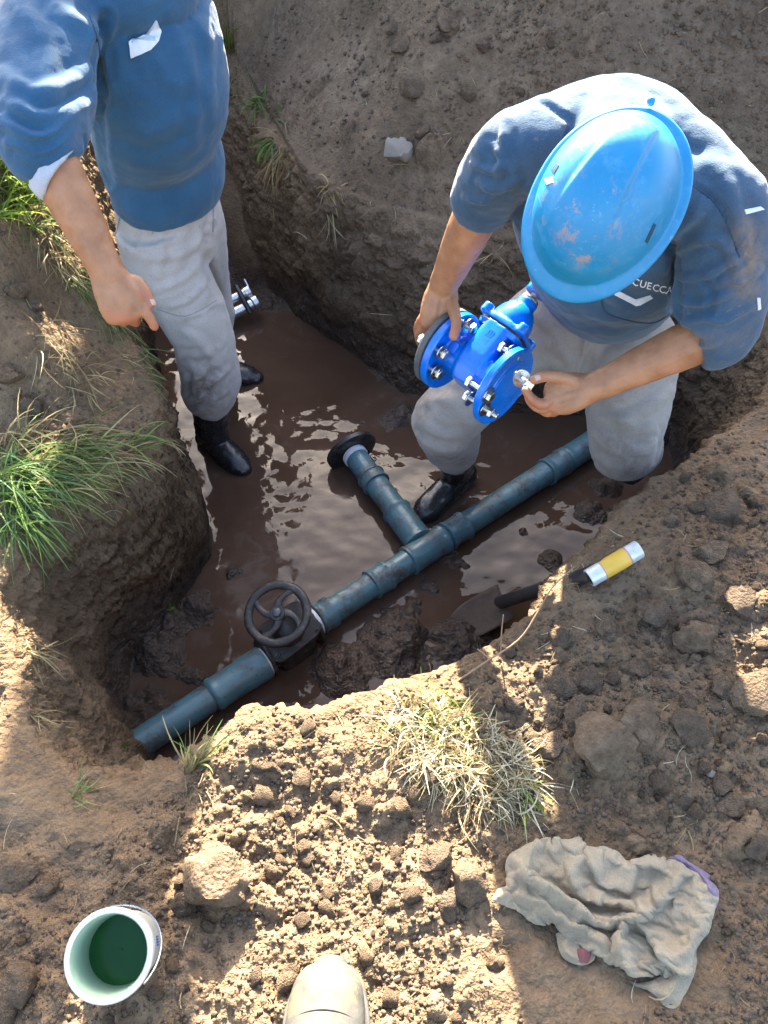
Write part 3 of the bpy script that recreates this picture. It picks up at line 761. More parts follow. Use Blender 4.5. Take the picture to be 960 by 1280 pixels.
# creases at the knuckles and tendons on the back of the hand
bv = folds(bv, bf, [([(150, 362), (165, 385)], 3, .0012), ([(145, 364), (152, 386)], 3, .0011), ([(139, 362), (140, 380)], 3, .0010), ([(135, 325), (120, 290)], 4, .0010)])
cloth_part('body', bv, bf, SKIN, A, red=red)
NAIL = mat_plain('finger_nail', (.42, .27, .22), (.52, .36, .30), .3, bump=.05)
bvhb = bvh_of(bv, bf)
pt = patch(bvhb, [(187, 374), (192, 374), (195, 379), (194, 382), (190, 381)], .0008, .0002, 1.5)
if pt: part('thumb_nail', *pt, NAIL, A)
# hair
mb = MB(); hc = nkA + fa*.05 + zz*.19
mb.loft([hc+zz*.01-fa*.03, hc+zz*.06-fa*.02, hc+zz*.10-fa*.012, hc+zz*.122-fa*.01], [(.079, .092), (.081, .098), (.062, .08), (.02, .03)], n=18, side=ra, sub=2, dome=True)
HAIR = mat_plain('dark_hair', (.012, .009, .007), (.03, .022, .016), .5, sc=90, bump=.8)
hv, hf = fuse(mb, .005, 1); cloth_part('hair', hv, hf, HAIR, A)
# sweater
mb = MB()
mb.loft([pelA+zz*.035+fa*.012, pelA+zz*.06+fa*.014, pelA+zz*.11+fa*.018, pelA+zz*.20+fa*.014, chA-zz*.05-fa*.01, chA+zz*.08-fa*.015, chA+zz*.17-fa*.01, nkA-zz*.035, nkA+zz*.015],
        [(.172, .128), (.180, .140), (.190, .150), (.188, .152), (.195, .160), (.205, .160), (.19, .138), (.125, .108), (.070, .072)], n=36, side=ra, sub=4)
cuff = elR + d_*.20
mb.loft([shR-ra*.06, shR+ra*.0, shR.lerp(elR, .33)+Vector((-.012, 0, 0)), shR.lerp(elR, .68)+Vector((-.012, 0, -.01)), elR-d_*.02, cuff], [(.085, .09), (.094, .098), (.098, .100), (.094, .096), (.081, .083), (.063, .062)], n=28, sub=4, dome=False)
mb.loft([shR, shR.lerp(nkA, .55)-zz*.03+fa*.01, nkA-zz*.085+fa*.01, shL.lerp(nkA, .55)-zz*.03+fa*.01, shL], [.088, .098, .095, .095, .08], n=26, sub=4, dome=True)
mb.loft([shL+ra*.06, shL, shL+Vector((-.06, .02, -.15)), shL+Vector((-.11, .03, -.27)), shL+Vector((-.135, -.03, -.36))], [.08, .082, .08, .075, .06], n=22, sub=3)
v, f = fuse(mb, .0056, 7)
v = folds(v, f, [
    ([(8, 125), (60, 148), (118, 118)], 9, .010), ([(2, 150), (50, 172), (112, 138)], 8, .012), ([(10, 176), (55, 190), (105, 158)], 7, .010), ([(0, 95), (50, 118), (108, 92)], 10, .008),
    ([(20, 196), (60, 204), (98, 178)], 5, .006), ([(70, 10), (112, 40), (124, 90)], 9, .008), ([(20, 0), (55, 60), (60, 110)], 12, .007),
    ([(130, 20), (119, 70), (128, 118)], 7, -.016), ([(128, 118), (124, 170), (132, 225)], 8, -.012), ([(236, 60), (245, 120), (238, 180)], 9, .006), ([(215, 20), (228, 80), (225, 150)], 10, .004),
    ([(140, 150), (190, 165), (240, 150)], 12, .005), ([(140, 200), (195, 208), (255, 180)], 12, .005), ([(150, 232), (205, 232), (262, 200)], 10, .004), ([(140, 60), (150, 110), (175, 140)], 12, .005), ([(255, 30), (262, 90), (262, 160)], 7, .005), ([(180, 90), (210, 120), (235, 118)], 12, -.005)])
n3 = vnormals(v, f); v = v + n3*((fbm3(v, (.16, .16, .07), 3, 61)*.0055)+fbm3(v, .035, 3, 62)*.0014)[:, None]
swA = cloth_part('sweater', v, f, BLUE_KNIT_A, A, stain=np.zeros(len(v)))
bs = bvh_of(v, f)
REFL = mat_plain('pale_reflective_tape', (.50, .53, .56), (.62, .65, .68), .45, sc=60, bump=.1)
pt = patch(bs, [(161, 54), (182, 44), (195, 25), (201, 40), (200, 47), (188, 62), (163, 72)], .0035, .002, 3)
if pt: part('reflective_patch', *pt, REFL, swA)
# shirt cuff turned up under the sleeve
CUFF = mat_cloth('pale_blue_shirt_cloth', (.36, .42, .50), (.46, .52, .60), weave=1400)
mb = MB(); cdir = d_.normalized()
tl = (cdir + (cR*.75+cU*.55)*.55).normalized()
mb.add(*lathe([(-.020, .058), (-.004, .063), (.010, .062), (.014, .058), (.010, .0545), (-.018, .052)], cuff+cdir*.003+cR*.002, tl, 36, close=False))
v = np.array([tuple(q) for q in mb.v]); v[:, :] += .0025*np.stack([vn3(v[:, 0]*60, v[:, 1]*60, v[:, 2]*60, s) for s in (1, 2, 3)], 1)
cloth_part('shirt_cuff', v, mb.f, CUFF, A)
# trousers
mb = MB()
mb.loft([pelA+zz*.10, pelA+zz*.02, pelA-zz*.06, pelA-zz*.14], [(.165, .118), (.172, .128), (.175, .135), (.150, .115)], n=30, side=ra, sub=3)
mb.loft([hipR+zz*.02, hipR-zz*.10+fa*.012, hipR.lerp(knR, .62)+fa*.01, knR+zz*.03, knR-zz*.10, knR.lerp(anR, .50), knR.lerp(anR, .68)], [(.100, .108), (.110, .117), (.103, .107), (.096, .097), (.096, .096), (.090, .088), (.066, .066)], n=28, sub=4)
mb.loft([hipL+zz*.02, hipL-zz*.10, hipL.lerp(knL, .62), knL+zz*.03, knL-zz*.10, knL.lerp(anL, .50), knL.lerp(anL, .68)], [(.095, .105), (.104, .112), (.094, .098), (.086, .088), (.084, .085), (.078, .078), (.062, .062)], n=28, sub=4)
v, f = fuse(mb, .0056, 5)
v = folds(v, f, [
    ([(256, 222), (268, 250), (263, 290)], 4, .006), ([(262, 285), (258, 320), (270, 370)], 6, -.010), ([(262, 292), (225, 318), (180, 322)], 6, .0045), ([(262, 305), (235, 345), (195, 362)], 5, .004), ([(268, 335), (240, 372), (210, 384)], 4, .004),
    ([(232, 395), (252, 392), (272, 376)], 3, .003), ([(195, 265), (203, 300), (198, 345)], 6, .004), ([(222, 255), (230, 290), (225, 330)], 7, .003), ([(205, 440), (245, 446), (270, 436)], 5, .004), ([(212, 470), (240, 474), (262, 458)], 5, .006), ([(240, 486), (262, 480), (285, 462)], 4, .008),
    ([(218, 496), (240, 500), (258, 494)], 4, .007), ([(258, 505), (272, 498), (284, 484)], 4, .007), ([(232, 520), (250, 512), (264, 508)], 4, .006), ([(205, 400), (218, 440), (226, 470)], 7, .005), ([(262, 400), (276, 430), (280, 458)], 7, .005), ([(140, 275), (150, 300), (165, 320)], 6, .005), ([(240, 445), (262, 462), (258, 488)], 8, -.009),
    ([(170, 262), (174, 285), (168, 310)], 3, -.005), ([(288, 300), (285, 340), (278, 380)], 6, .005), ([(235, 455), (246, 470), (240, 492)], 4, .005), ([(270, 470), (264, 490), (268, 505)], 4, .005), ([(226, 415), (250, 425), (266, 455)], 5, .004)])
n3 = vnormals(v, f); v = v + n3*((fbm3(v, (.09, .09, .09), 3, 63)*.0050)*sstep(.35, -.3, v[:, 2])+fbm3(v, .028, 3, 64)*.0012)[:, None]
pp = project(v); st = np.exp(-((pp-np.array([258, 478]))**2).sum(1)/26**2)*.75 + .45*np.exp(-((pp-np.array([250, 508]))**2).sum(1)/28**2) + .35*np.exp(-((pp-np.array([232, 402]))**2).sum(1)/5**2)
tA = cloth_part('trousers', v, f, GREY_CLOTH_A, A, stain=np.clip(st, 0, 1))
bt = bvh_of(v, f)
SEAM_G = mat_plain('grey_seam_thread', (.17, .165, .165), (.23, .22, .22), .9, sc=60); SEAM_B = mat_plain('blue_seam_thread', (.016, .042, .075), (.024, .058, .10), .9, sc=60)
def seam(bv_, line, wd, mat, parent, thick=.0012):
    """a stitched seam or welt: a narrow raised strip along a line on the cloth"""
    LL = [Vector((p[0], p[1], 0)) for p in line]
    if len(LL) > 2: LL, _ = catmull(LL, [(1, 1)]*len(LL), 5)
    Lf, Rt = [], []
    for i, p in enumerate(LL):
        d = (LL[min(i+1, len(LL)-1)]-LL[max(i-1, 0)]).normalized(); nn = Vector((-d.y, d.x, 0))*wd/2
        Lf.append((p+nn)[:2]); Rt.append((p-nn)[:2])
    pt = patch(bv_, Lf+Rt[::-1], thick, .0003, 4)
    if pt: part('seam', *pt, mat, parent)
for ln, wd in (([(257, 222), (266, 250), (266, 290)], 1.2), ([(150, 272), (146, 288), (140, 302)], 1.3), ([(205, 258), (196, 275), (190, 292)], 1.2), ([(196, 386), (232, 395), (270, 376)], 1.0)):
    seam(bt, ln, wd, SEAM_G, tA)
for ln, wd in (([(112, 20), (124, 60), (122, 100)], 1.2), ([(128, 254), (190, 252), (262, 204)], 1.0)):
    seam(bs, ln, wd, SEAM_B, swA)
def boot(parent, an, kn, toe, gl=None):
    an = Vector(an); toe = Vector(toe); kn = Vector(kn); dr = Vector((toe.x-an.x, toe.y-an.y, 0)).normalized(); sd = dr.cross(zz)
    g = Vector((an.x, an.y, WZ-.03 if gl is None else gl))
    mb = MB(); up = (kn-an).normalized()
    mb.loft([an+up*.24, an+up*.16, an+up*.06, an-zz*.02], [(.0655, .067), (.065, .066), (.057, .059), (.053, .062)], n=24, side=sd, sub=3)
    L = (Vector((toe.x, toe.y, 0))-Vector((an.x, an.y, 0))).length
    mb.loft([g-dr*.075+zz*.05, g-dr*.06+zz*.05, g+zz*.058, g+dr*L*.45+zz*.05, g+dr*L*.8+zz*.042, g+dr*L+zz*.036], [(.025, .03), (.040, .045), (.044, .055), (.049, .046), (.047, .036), (.030, .022)], n=22, side=sd, sub=4, dome=True)
    v, f = fuse(mb, .005, 4)
    n3 = vnormals(v, f); rings = np.sin((v[:, 2]-an.z)*150)*.0012*sstep(an.z+.02, an.z+.06, v[:, 2])
    v = v + n3*(rings+fbm3(v, .06, 3, 5)*.004)[:, None]
    o = cloth_part('boot', v, f, BOOT, parent)
    sv = MB(); sv.loft([g-dr*.08+zz*.012, g-dr*.04+zz*.012, g+dr*L*.5+zz*.012, g+dr*L*.85+zz*.012, g+dr*(L+.02)+zz*.012], [(.03, .012), (.043, .013), (.050, .013), (.047, .013), (.026, .011)], n=18, side=sd, sub=3, dome=True)
    part('sole', sv.v, sv.f, BOOT, o)
    return o
boot(A, anR, knR, anR+Vector((.115, -.115, 0)))
boot(A, anL, knL, anL+Vector((.17, -.03, 0)))

# ------------------------------------------------------------------ the stooping man with the hard hat
B = thing('person', 'stooping person in blue hard hat and faded blue sweater holding the valve', 'person', (.45, 1.72, WZ), 'people at work in the pit')
hel = P(754, 236, 1.15)
pelB = Vector((.535, 1.73, .18)); shc = P(768, 195, 1.44)
sR = P(650, 190, 1.42); sL = P(902, 262, 1.40); eR = P(600, 258, 1.60); wR = P(553, 360, 1.80); eL = P(888, 418, 1.54); wL = P(738, 486, 1.63)
lat = (sL-sR).normalized(); fb = Vector((lat.y, -lat.x, 0)).normalized()
hR = Vector((.435, 1.76, .15)); hL = Vector((.63, 1.64, .16))
kR = Vector((.172, 1.635, -.10)); aR = Vector((.245, 1.83, -.49)); kL = P(782, 556, 2.08); aL = P(800, 566, 2.46)
h_up = (Vector((0, 0, CAMZ))-hel).normalized(); h_up = (h_up + cU*.24 - cR*.03).normalized()
h_f = (-cR*.55 - cU*.83); h_f = (h_f - h_up*h_f.dot(h_up)).normalized(); h_s = h_up.cross(h_f)
hdc = hel - h_up*.085 + h_f*.0
neckb = shc + Vector((-.02, -.05, .01))
mb = MB()
head(mb, hdc, h_up, h_f)
mb.loft([neckb, neckb.lerp(hdc, .5), hdc-h_up*.05-h_f*.03], [.062, .058, .055], n=16, dome=True)
mb.loft([pelB-zz*.06, pelB+zz*.12, pelB.lerp(shc, .6), shc-zz*.04], [(.14, .10), (.14, .11), (.15, .11), (.13, .07)], n=20, side=lat, sub=3, dome=True)
for s_, e_, w_ in ((sR, eR, wR), (sL, eL, wL)):
    dd = w_-e_
    mb.loft([s_, e_-dd*.03], [.05, .046], n=14, dome=True)
mb.loft([eR, eR.lerp(wR, .25), eR.lerp(wR, .6), wR, wR+(wR-eR)*.08], [(.047, .046), (.046, .045), (.040, .037), (.032, .027), (.033, .025)], n=20, side=cR, sub=3)
mb.loft([eL, eL.lerp(wL, .25), eL.lerp(wL, .6), wL, wL+(wL-eL)*.08], [(.045, .045), (.0445, .043), (.038, .035), (.029, .026), (.031, .024)], n=20, side=cU, sub=3)
# right hand over the valve flange: back of the hand to us, thumb down the near side, fingers round the outer face
t0 = 1.80
mb.loft([P(554, 358, t0), P(551, 374, t0+.015), P(548, 392, t0+.025), P(546, 404, t0+.035)], [(.033, .024), (.040, .024), (.043, .023), (.041, .020)], n=18, side=cR*.96+cU*.12, sub=3, power=2.5, dome=True)
finger(mb, [P(563, 374, t0+.004), P(569, 394, t0-.02), P(570, 408, t0-.03), P(567, 420, t0-.032)], .0155, .0105)     # thumb
finger(mb, [P(556, 400, t0+.03), P(550, 410, t0+.035), P(541, 420, t0+.06), P(540, 430, t0+.095)], .0125, .0095)
finger(mb, [P(547, 402, t0+.034), P(539, 413, t0+.04), P(529, 424, t0+.066), P(530, 434, t0+.10)], .0125, .0095)
finger(mb, [P(538, 398, t0+.034), P(530, 410, t0+.045), P(523, 420, t0+.072), P(525, 430, t0+.11)], .012, .009)
finger(mb, [P(531, 392, t0+.034), P(525, 402, t0+.045), P(521, 412, t0+.075), P(523, 422, t0+.10)], .011, .0085)
# left hand: thumb and forefinger hold the bolt
t1 = 1.64
mb.loft([P(738, 486, t1-.005), P(722, 489, t1+.0), P(704, 494, t1+.004), P(692, 497, t1+.010)], [(.031, .024), (.039, .025), (.041, .024), (.036, .020)], n=18, side=cU*.96+cR*.1, sub=3, power=2.5, dome=True)
finger(mb, [P(716, 476, t1-.016), P(698, 471, t1-.022), P(682, 470, t1-.022), P(668, 475, t1-.018)], .0145, .0098)    # thumb
finger(mb, [P(694, 487, t1+.0), P(681, 505, t1-.008), P(667, 500, t1-.010), P(657, 488, t1-.008)], .0125, .0092)      # forefinger
finger(mb, [P(692, 500, t1+.012), P(679, 511, t1+.006), P(666, 505, t1+.008), P(660, 494, t1+.012)], .0125, .0092)
finger(mb, [P(696, 507, t1+.018), P(685, 515, t1+.018), P(674, 510, t1+.028), P(668, 500, t1+.034)], .0118, .0088)
finger(mb, [P(703, 508, t1+.022), P(693, 516, t1+.028), P(684, 512, t1+.040), P(680, 503, t1+.046)], .011, .0082)
bv, bf = fuse(mb, .0029, 4)
bN = vnormals(bv, bf); bv = bv + bN*(fbm3(bv, .02, 3, 3)*.0010)[:, None]
bv = folds(bv, bf, [([(540, 370), (533, 392)], 3, .0012), ([(547, 372), (543, 396)], 3, .0012), ([(556, 370), (553, 395)], 3, .0011), ([(722, 497), (700, 507)], 3, .001), ([(725, 490), (698, 497)], 3, .001), ([(540, 330), (548, 300)], 4, .001)])
pp = project(bv)
red = np.clip(np.exp(-polydist(pp, [(524, 400), (530, 418)])**2/8**2) + np.exp(-polydist(pp, [(570, 412), (567, 426)])**2/7**2)+np.exp(-polydist(pp, [(655, 490), (668, 502), (690, 514)])**2/8**2)+np.exp(-polydist(pp, [(668, 474), (676, 473)])**2/6**2), 0, 1)*.7
cloth_part('body', bv, bf, SKIN, B, red=red)
bvhb = bvh_of(bv, bf)
pt = patch(bvhb, [(668, 470), (675, 469), (676, 474), (670, 476)], .0008, .0002, 1.5)
if pt: part('thumb_nail', *pt, NAIL, B)
# sweater
mb = MB()
belly = pelB.lerp(shc, .38)+fb*.012
mb.loft([pelB+zz*.085+fb*.012+lat*.03, pelB+zz*.115+fb*.012+lat*.032, belly+lat*.032, pelB.lerp(shc, .62)+fb*.03+lat*.015, pelB.lerp(shc, .84)+fb*.015, shc+fb*.0+zz*.0, shc+zz*.03+fb*.035, neckb.lerp(hdc, .35)],
        [(.150, .132), (.158, .142), (.165, .148), (.185, .152), (.192, .145), (.160, .112), (.098, .085), (.066, .066)], n=36, side=lat, sub=4)
dR_ = wR-eR; dL_ = wL-eL
mb.loft([sR+lat*.05+zz*.0, sR, sR.lerp(eR, .4)-lat*.010, sR.lerp(eR, .8)-lat*.004, eR+dR_*.03], [(.070, .075), (.073, .075), (.069, .071), (.066, .067), (.059, .059)], n=26, sub=4)
mb.loft([sR+lat*.0, sR.lerp(shc, .6)-fb*.065+zz*.015, shc-fb*.085+zz*.015, sL.lerp(shc, .6)-fb*.06+zz*.02, sL-lat*.0], [.072, .082, .088, .086, .078], n=26, sub=4, dome=True)
mb.loft([sL-lat*.09, sL, sL.lerp(eL, .4)+lat*.016, sL.lerp(eL, .82)+lat*.012-fb*.0, eL+dL_*.02, eL+dL_*.12], [(.074, .078), (.079, .081), (.082, .084), (.083, .085), (.076, .076), (.056, .056)], n=26, sub=4)
v, f = fuse(mb, .0054, 6)
v = folds(v, f, [
    ([(840, 318), (872, 300), (900, 298)], 6, .008), ([(842, 346), (880, 344), (925, 318)], 5, .009), ([(905, 352), (930, 350), (950, 336)], 5, .007), ([(846, 372), (872, 380), (915, 366)], 5, .009), ([(852, 404), (882, 398), (905, 402), (938, 384)], 5, .008), ([(856, 424), (880, 432), (900, 426)], 4, .006),
    ([(836, 300), (845, 340), (842, 400)], 7, -.014), ([(838, 296), (862, 276), (880, 255)], 7, .008), ([(900, 300), (918, 325), (922, 350)], 6, .006), ([(875, 345), (890, 365), (886, 388)], 5, -.006), ([(592, 205), (612, 214), (630, 206)], 5, .007), ([(600, 226), (622, 236), (645, 226)], 5, .008), ([(580, 246), (600, 252), (618, 246)], 4, .006), ([(612, 180), (626, 200), (622, 225)], 5, .006),
    ([(630, 150), (632, 190), (642, 230)], 8, .007), ([(655, 250), (648, 275), (655, 300)], 7, -.009), ([(700, 395), (745, 420), (800, 425)], 9, .006), ([(690, 375), (740, 395), (830, 400)], 10, .006), ([(745, 360), (790, 385), (838, 385)], 9, .006),
    ([(660, 345), (670, 375), (690, 400)], 7, .006), ([(890, 200), (915, 250), (925, 300)], 10, .006), ([(610, 140), (600, 175), (592, 205)], 8, .005), ([(640, 125), (680, 130), (710, 150)], 4, -.004), ([(868, 230), (905, 262), (925, 325)], 3, -.0035)])
n3 = vnormals(v, f); v = v + n3*((fbm3(v, (.10, .10, .09), 3, 71)*.0045)+fbm3(v, .032, 3, 72)*.0015)[:, None]
pp = project(v)
st = np.clip(.9*np.exp(-((pp-np.array([935, 325]))/np.array([22, 60]))[:, 0]**2-((pp-np.array([935, 325]))/np.array([22, 60]))[:, 1]**2) + .5*np.exp(-(((pp-np.array([880, 425]))/np.array([45, 14]))**2).sum(1)), 0, 1)
swB = cloth_part('sweater', v, f, BLUE_KNIT_B, B, stain=st)
bs = bvh_of(v, f)
for ln, wd in (([(632, 132), (672, 128), (702, 138)], 1.2), ([(866, 232), (900, 262), (924, 322)], 1.2), ([(752, 368), (760, 392), (812, 404), (838, 392)], 1.2)): seam(bs, ln, wd, SEAM_B, swB)
pt = patch(bs, [(767, 362), (771, 362), (795, 374), (813, 369), (816, 372), (800, 381), (795, 382), (768, 368)], .0012, .0008, 2.5)
if pt: part('pocket_tape', *pt, REFL, swB)
GREENP = mat_plain('green_print', (.10, .48, .03), (.16, .60, .05), .6)
pt = patch(bs, [(776+6*math.cos(a), 343+6*math.sin(a)) for a in np.linspace(0, 2*math.pi, 14)[:-1]], .0006, .0005, 2)
if pt: part('round_emblem', *pt, GREENP, swB)
WHITEP = mat_plain('white_print', (.66, .68, .70), (.8, .8, .8), .6)
# lettering on the chest, letter by letter, each lying on the cloth
for i, ch in enumerate("CUECCA"):
    cu = bpy.data.curves.new('letter', 'FONT'); cu.body = ch; cu.size = 1; cu.resolution_u = 2; cu.offset = .012
    to = bpy.data.objects.new('letter', cu); COL.objects.link(to)
    me = to.to_mesh(); tv = np.array([q.co[:] for q in me.vertices]); tf = [tuple(p.vertices) for p in me.polygons]; to.to_mesh_clear(); bpy.data.objects.remove(to)
    ox, oy = 789+(0, 9.2, 18.2, 25.4, 34.0, 42.6)[i], 354.5+i*3.0-.12*i*i; a = math.radians(19-2.5*i); sc = 12.5
    V2 = []
    for q in tv:
        h = hit(bs, ox+sc*(q[0]*math.cos(a)+q[1]*math.sin(a)*1.0), oy+sc*(q[0]*math.sin(a)-q[1]*math.cos(a)), .0014)
        if h is None: break
        V2.append(h[0])
    if len(V2) == len(tv): part('letter', V2, tf, WHITEP, swB, smooth=False)
for poly in ([(860, 433), (864, 433), (872, 443), (868, 445)], [(946, 372), (950, 372), (951, 386), (947, 388)], [(930, 262), (950, 258), (955, 262), (932, 268)]):
    pt = patch(bs, poly, .001, .0008, 3)
    if pt: part('cuff_tape', *pt, REFL, swB)
# trousers
mb = MB()
mb.loft([pelB+zz*.10+fb*.01, pelB+zz*.02+fb*.01, pelB-zz*.06, pelB-zz*.12], [(.165, .125), (.178, .140), (.178, .145), (.150, .115)], n=30, side=lat, sub=3)
mb.loft([hR+zz*.0, hR.lerp(kR, .3)+zz*.01, hR.lerp(kR, .65)+zz*.012, kR+zz*.004, kR.lerp(aR, .12), kR.lerp(aR, .35), kR.lerp(aR, .60), kR.lerp(aR, .78)], [(.105, .11), (.108, .112), (.100, .102), (.092, .094), (.090, .092), (.086, .088), (.078, .079), (.060, .060)], n=28, sub=4, dome=True)
mb.loft([hL+zz*.0, hL.lerp(kL, .35), hL.lerp(kL, .7), kL, kL.lerp(aL, .15), kL.lerp(aL, .4), kL.lerp(aL, .78)], [(.110, .115), (.113, .116), (.103, .106), (.092, .094), (.088, .09), (.082, .084), (.064, .064)], n=28, sub=4, dome=True)
v, f = fuse(mb, .0056, 5)
v = folds(v, f, [
    ([(735, 410), (730, 440), (722, 465)], 4, .006), ([(660, 380), (690, 410), (720, 455)], 9, .008), ([(655, 420), (690, 435), (722, 462)], 8, .007), ([(745, 500), (780, 495), (830, 465)], 8, .007), ([(735, 515), (780, 525), (835, 490)], 8, .008),
    ([(760, 510), (800, 535), (822, 530)], 7, .007), ([(808, 520), (815, 550), (805, 585)], 7, .007), ([(750, 545), (780, 565), (815, 560)], 8, .006), ([(525, 525), (545, 545), (590, 550)], 7, .008), ([(522, 548), (550, 562), (592, 560)], 6, .008), ([(560, 500), (590, 530), (612, 540)], 8, .006), ([(520, 510), (540, 500), (575, 500)], 7, .006),
    ([(655, 350), (662, 370), (650, 390)], 6, .006), ([(790, 580), (805, 560), (822, 545)], 6, .006)])
n3 = vnormals(v, f); v = v + n3*((fbm3(v, (.09, .09, .05), 3, 81)*.0042)+fbm3(v, .028, 3, 82)*.0013)[:, None]
pp = project(v)
st = np.clip(.8*np.exp(-(((pp-np.array([528, 505]))/np.array([9, 24]))**2).sum(1)) + .8*np.exp(-(((pp-np.array([790, 585]))/np.array([30, 26]))**2).sum(1)) + .5*np.exp(-(((pp-np.array([770, 550]))/np.array([30, 20]))**2).sum(1)) + .9*np.exp(-(((pp-np.array([560, 574]))/np.array([40, 7]))**2).sum(1)), 0, 1)
cloth_part('trousers', v, f, GREY_CLOTH_B, B, stain=st)
boot(B, aR, kR, aR + Vector((-.135, -.145, 0)))
boot(B, aL, kL, aL + Vector((.10, .15, 0)), gl=aL.z-.06)

# hard hat
HAT = NT('blue_hat_plastic')
n_ = HAT.noise(7, 5, .6); n2_ = HAT.noise(45, 6, .7)
c_ = HAT.ramp(n_, [(.3, (.002, .170, .36)), (.7, (.005, .225, .46))])
c_ = HAT.mix(HAT.mr(n2_, .52, .74, 0, .45), c_, (.09, .30, .50))
sv_ = HAT.n('ShaderNodeMapping'); HAT.l(HAT.co, sv_.inputs[0]); sv_.inputs['Scale'].default_value = (1, .12, 1); sv_.inputs['Rotation'].default_value = (.3, .2, .6)
c_ = HAT.mix(HAT.mr(HAT.noise(95, 4, .7, .4, sv_.outputs[0]), .62, .70, 0, .45), c_, (.16, .38, .55))
c_ = HAT.mix(HAT.math('MULTIPLY', HAT.attr('stain').outputs['Fac'], HAT.mr(HAT.noise(30, 7, .78, .2), .52, .60)), c_, (.30, .22, .19))
c_ = HAT.mix(HAT.math('MULTIPLY', HAT.mr(HAT.noise(160, 3, .6), .66, .72), .6), c_, (.04, .16, .30))
HATM = HAT.out(c_, HAT.mr(n2_, .3, .7, .30, .50), HAT.bump(HAT.math('ADD', HAT.math('MULTIPLY', n2_, .5), HAT.noise(14, 3)), .12, .003), spec=.5)
def hat_point(th, ph):
    """th angle round from the front, ph 0 at rim .. 1 at crown"""
    ca, sa = math.cos(th), math.sin(th)
    L, W, H = .129, .100, .128
    q = ph*math.pi/2
    rr = math.cos(q)**.82; zh = math.sin(q)**.92*H
    x = ca*L*rr; y = sa*W*rr
    # raised panel over the middle, its edges running back from the brow and closing towards the rear
    wd = .020 + .034*(x+.131)/.262
    e = 1/(1+math.exp((abs(y)-wd)/.0013)); along = 1/(1+math.exp((-.100-x)/.003))*1/(1+math.exp((x-.03)/.022))
    zh += .0085*e*along*min(1, ph*3)
    return x, y, zh
NT_, NP_ = 220, 84
hv = []; hf = []
rimp = []
for k in range(NT_):
    th = 2*math.pi*k/NT_; ca, sa = math.cos(th), math.sin(th)
    pk = max(0, ca)**2.2
    bw = .0155 + .011*pk + .003*max(0, -ca)
    L, W = .129, .100
    col = []
    nrm_ = Vector((ca/L, sa/W, 0)).normalized()
    e0 = Vector((ca*L, sa*W, 0))
    col.append(e0 + nrm_*(bw-.002) + Vector((0, 0, -.012-.010*pk)))      # under edge
    col.append(e0 + nrm_*bw + Vector((0, 0, -.0095-.010*pk)))
    col.append(e0 + nrm_*bw + Vector((0, 0, -.006-.010*pk)))
    col.append(e0 + nrm_*(bw-.003) + Vector((0, 0, -.003-.009*pk)))
    col.append(e0 + nrm_*bw*.55 + Vector((0, 0, -.002-.004*pk)))
    col.append(e0 + nrm_*.004 + Vector((0, 0, .0)))
    for j in range(NP_):
        ph = (j+.6)/NP_*.992
        col.append(Vector(hat_point(th, ph)))
    hv.append(col)
m_ = len(hv[0]); flat = []
for col in hv:
    for p in col: flat.append(hel + h_f*(p.x+.0) + h_s*p.y + h_up*(p.z-.085))
ap = len(flat); flat.append(hel + h_up*(Vector(hat_point(0, 1)).z-.085))
for k in range(NT_):
    k2 = (k+1) % NT_
    for j in range(m_-1): hf.append((k*m_+j, k2*m_+j, k2*m_+j+1, k*m_+j+1))
    hf.append((k*m_+m_-1, k2*m_+m_-1, ap))
# inner shell
o_ = len(flat)
for k in range(NT_):
    th = 2*math.pi*k/NT_
    for j in range(10):
        x, y, zq = hat_point(th, j/10*.99); flat.append(hel + h_f*(x*.965) + h_s*(y*.965) + h_up*(zq*.95-.085-.012*(1-j/10)))
for k in range(NT_):
    k2 = (k+1) % NT_
    hf.append((k*m_, o_+k*10, o_+k2*10, k2*m_))
    for j in range(9): hf.append((o_+k*10+j, o_+k*10+j+1, o_+k2*10+j+1, o_+k2*10+j))
hf.append(tuple(o_+k*10+9 for k in range(NT_)))
va = np.array([tuple(p) for p in flat]); pp = project(va)
st = np.clip(1.0*np.exp(-(((pp-np.array([725, 265]))/np.array([52, 42]))**2).sum(1)) + .9*np.exp(-(((pp-np.array([735, 320]))/np.array([26, 14]))**2).sum(1)), 0, 1)
hat = cloth_part('hard_hat', va, hf, HATM, B, stain=st)
hbv = bvh_of(flat, hf)
DARK = mat_plain('dark_slot', (.004, .03, .07), (.008, .05, .10), .6)
for poly in ([(806, 302), (817, 279), (820, 281), (809, 304)], [(689, 213), (696, 204), (699, 207), (693, 217)]):
    pt = patch(hbv, poly, .0006, .0004, 3)
    if pt: part('slot', *pt, DARK, hat)
pt = patch(hbv, [(681, 224), (690, 221), (692, 228), (684, 231)], .0008, .0004, 3)
if pt: part('clip', *pt, REFL, hat)
# adjusting knob at the nape
kb = hel - h_f*.152 - h_up*.086 - h_s*.02
part('knob', *lathe([(-.004, .0055), (.004, .006), (.006, .004)], kb, h_up, 16), HATM, hat)
